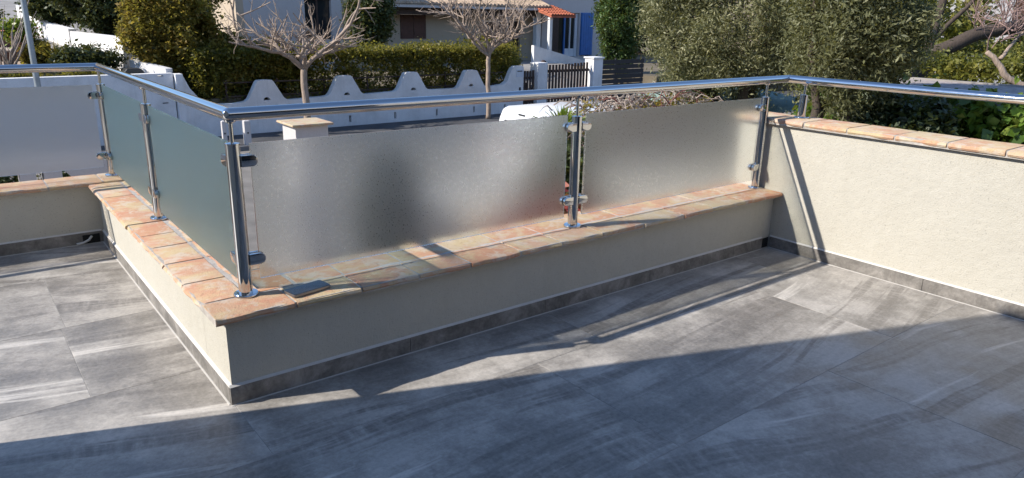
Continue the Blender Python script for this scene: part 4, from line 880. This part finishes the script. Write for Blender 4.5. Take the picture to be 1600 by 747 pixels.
MB().prism([(24.32, -0.9), (28.75, -0.9), (28.75, 5.2), (24.32, 5.2)], [[(25.05, -0.62), (26.92, -0.62), (26.92, 1.62), (25.05, 1.62)]], fy2, 27.0, 27.3).build('wall', M['house_grey'], h2)
box('side_wall', M['house_grey'], *[c for p in zip(H2(28.45, 27.301, -0.9), H2(28.75, 34, 5.2)) for c in p], h2)
d = box('door_pane', M['pane'], *[c for p in zip(H2(25.07, 27.2, -0.6), H2(26.9, 27.24, 1.6)) for c in p], h2)
for x, ww in ((25.08, 0.5), (25.95, 0.09), (26.35, 0.07), (26.72, 0.17)): box('door_frame', M['shutter_blue'] if ww == 0.09 else (M['dark_wood'] if ww == 0.5 else M['frame_pale']), *[c for p in zip(H2(x, 27.12, -0.6), H2(x + ww, 27.195, 1.6)) for c in p], h2)
box('door_base', M['frame_pale'], *[c for p in zip(H2(26.05, 27.13, -0.6), H2(26.71, 27.19, -0.2)) for c in p], h2)
sh = box('shutter', M['shutter_blue'], *[c for p in zip(H2(27.0, 26.92, -0.55), H2(27.86, 26.995, 1.64)) for c in p], h2)
for k in range(5): box('board', M['shutter_blue'], *[c for p in zip(H2(27.02 + k * 0.168, 26.9, -0.53), H2(27.17 + k * 0.168, 26.919, 1.62)) for c in p], sh)
canal('porch_roof', h2, 23.25, 24.85, 25.05, 26.9, 1.46, 1.92, 0.17, M['tile_red'], H2)
box('porch_column', M['trim_white'], *[c for p in zip(H2(23.3, 25.2, -0.9), H2(23.46, 25.36, 1.38)) for c in p], h2)
def hip(parent, fn, x0, x1, y0, y1, z, h, mat):
    e = 0.35; cx = (x0 + x1) / 2; q = min(x1 - x0, y1 - y0) / 2
    v = [fn(x0 - e, y0 - e, z), fn(x1 + e, y0 - e, z), fn(x1 + e, y1 + e, z), fn(x0 - e, y1 + e, z), fn(cx, y0 + q, z + h), fn(cx, y1 - q, z + h)]
    MB().add(v, [(0, 1, 4), (1, 2, 5, 4), (2, 3, 5), (3, 0, 4, 5), (3, 2, 1, 0)]).build('roof', mat, parent)
hip(h1, H, 8.9, 13.3, 27.0, 35.0, 4.605, 1.2, M['tile_beige']); box('end_wall', M['house_cream'], *[c for p in zip(H(13.0, 27.81, 2.6), H(13.299, 35.0, 4.6)) for c in p], h1)
hip(h2, H2, 24.32, 28.75, 27.0, 34.0, 5.205, 1.2, M['tile_beige']); box('end_wall', M['house_grey'], *[c for p in zip(H2(24.32, 27.301, -0.9), H2(24.6, 34.0, 5.2)) for c in p], h2)
pw = thing('stair_wall', 'white sloping parapet of the outside steps behind the picket gate', 'wall', (22.2, 25.0, -0.9))
MB().prism([(-0.1, -0.4), (4.6, -0.4), (4.6, 0.02), (3.75, 0.1), (0.9, 0.76), (-0.1, 1.0)], [], lambda u, v, d: (u, d, v), -0.1, 0.1).build('parapet', M['white_wall'], pw)

# far houses and tree masses that close the horizon
def small_house(loc, wd, dp, h, wm, rm, label, rz=0.0, nw=3):
    t = thing('far_house', label, 'house', loc, None, rz)
    ow = [[(-wd / 2 + (k + 0.5) * wd / nw - 0.45, z), (-wd / 2 + (k + 0.5) * wd / nw + 0.45, z), (-wd / 2 + (k + 0.5) * wd / nw + 0.45, z + 1.3), (-wd / 2 + (k + 0.5) * wd / nw - 0.45, z + 1.3)] for k in range(nw) for z in (1.0, 3.8) if z + 1.6 < h]
    MB().prism([(-wd / 2, -1.5), (wd / 2, -1.5), (wd / 2, h), (-wd / 2, h)], ow, lambda u, v, d: (u, d, v), -dp / 2, -dp / 2 + 0.3).build('front_wall', wm, t)
    box('walls', wm, -wd / 2, wd / 2, -dp / 2 + 0.301, dp / 2, -1.5, h - 0.002, t)
    for q in ow: box('window_pane', M['pane'], q[0][0], q[1][0], -dp / 2 + 0.18, -dp / 2 + 0.2, q[0][1], q[2][1], t)
    e = 0.5
    MB().add([(-wd / 2 - e, -dp / 2 - e, h), (wd / 2 + e, -dp / 2 - e, h), (wd / 2 + e, dp / 2 + e, h), (-wd / 2 - e, dp / 2 + e, h), (-wd / 2 - e, 0, h + dp * 0.22), (wd / 2 + e, 0, h + dp * 0.22)], [(0, 1, 5, 4), (3, 4, 5, 2), (0, 4, 3), (1, 2, 5), (0, 3, 2, 1)]).build('roof', rm, t)
    return t
small_house((49.5, 19.5, -0.9), 8, 8, 5.2, M['house_grey'], M['tile_beige'], 'far grey house behind the leaning trunk', R_(-58))
small_house((56.5, 14.0, -0.9), 9, 8, 6.2, M['orange_wall'], M['tile_red'], 'far orange house behind the pink twigs at right', R_(-64))
small_house((43, 29, -0.9), 9, 8, 5.5, M['house_cream'], M['tile_red'], 'far cream house mostly hidden behind the olive tree', R_(-45))
small_house((-3, 52, 2.5), 9, 8, 5.0, M['house_cream'], M['tile_beige'], 'far cream house up the side road at top left', R_(0))
box('far_road', M['pavement'], 24, 60, 5, 9.4, -0.75, -0.55, kind='structure')
for k, (x, y, z, rr, lb) in enumerate(((36, 13.5, 0.2, 3.6, 'far dark tree between olive and grey house'), (44, 9, 0, 3.2, 'far bushy tree before the orange house'), (62, 22, 1, 5, 'far tree behind the grey house roof'), (36, 33, 1.5, 4, 'far tree right of the pale house'), (7, 47, 2.5, 5, 'far tree behind the cream villa corner'), (-6, 38, 2, 3.2, 'far tree up the side road'))):
    p1, v1 = clumps(80 + k, 200, 50, ell(x, y, z, rr, rr, rr * 0.8, 0.5), 0.35)
    plant('far_tree', lb, 'tree', (x, y, z - 2), p1, v1, 0.28, 0.5, 'leaf_dark' if k % 2 else 'leaf_box', 'crown', 90 + k, stems=trunk_mb((x, y, z - rr * 0.8 - 1.5), [(x, y, z + rr * 0.3)], 0.2, 0.06, k), stem_part='trunk')

# sunlight refracted by the frosted panes falls on the terrace
for o in col.objects:
    if o.type == 'MESH' and o.name.split('.')[0] in ('coping_tile', 'floor_tile', 'parapet_wall', 'skirting_tile', 'sealant_bead', 'mortar_bed', 'terrace_floor', 'base_flange', 'case'): o.cycles.is_caustics_receiver = True
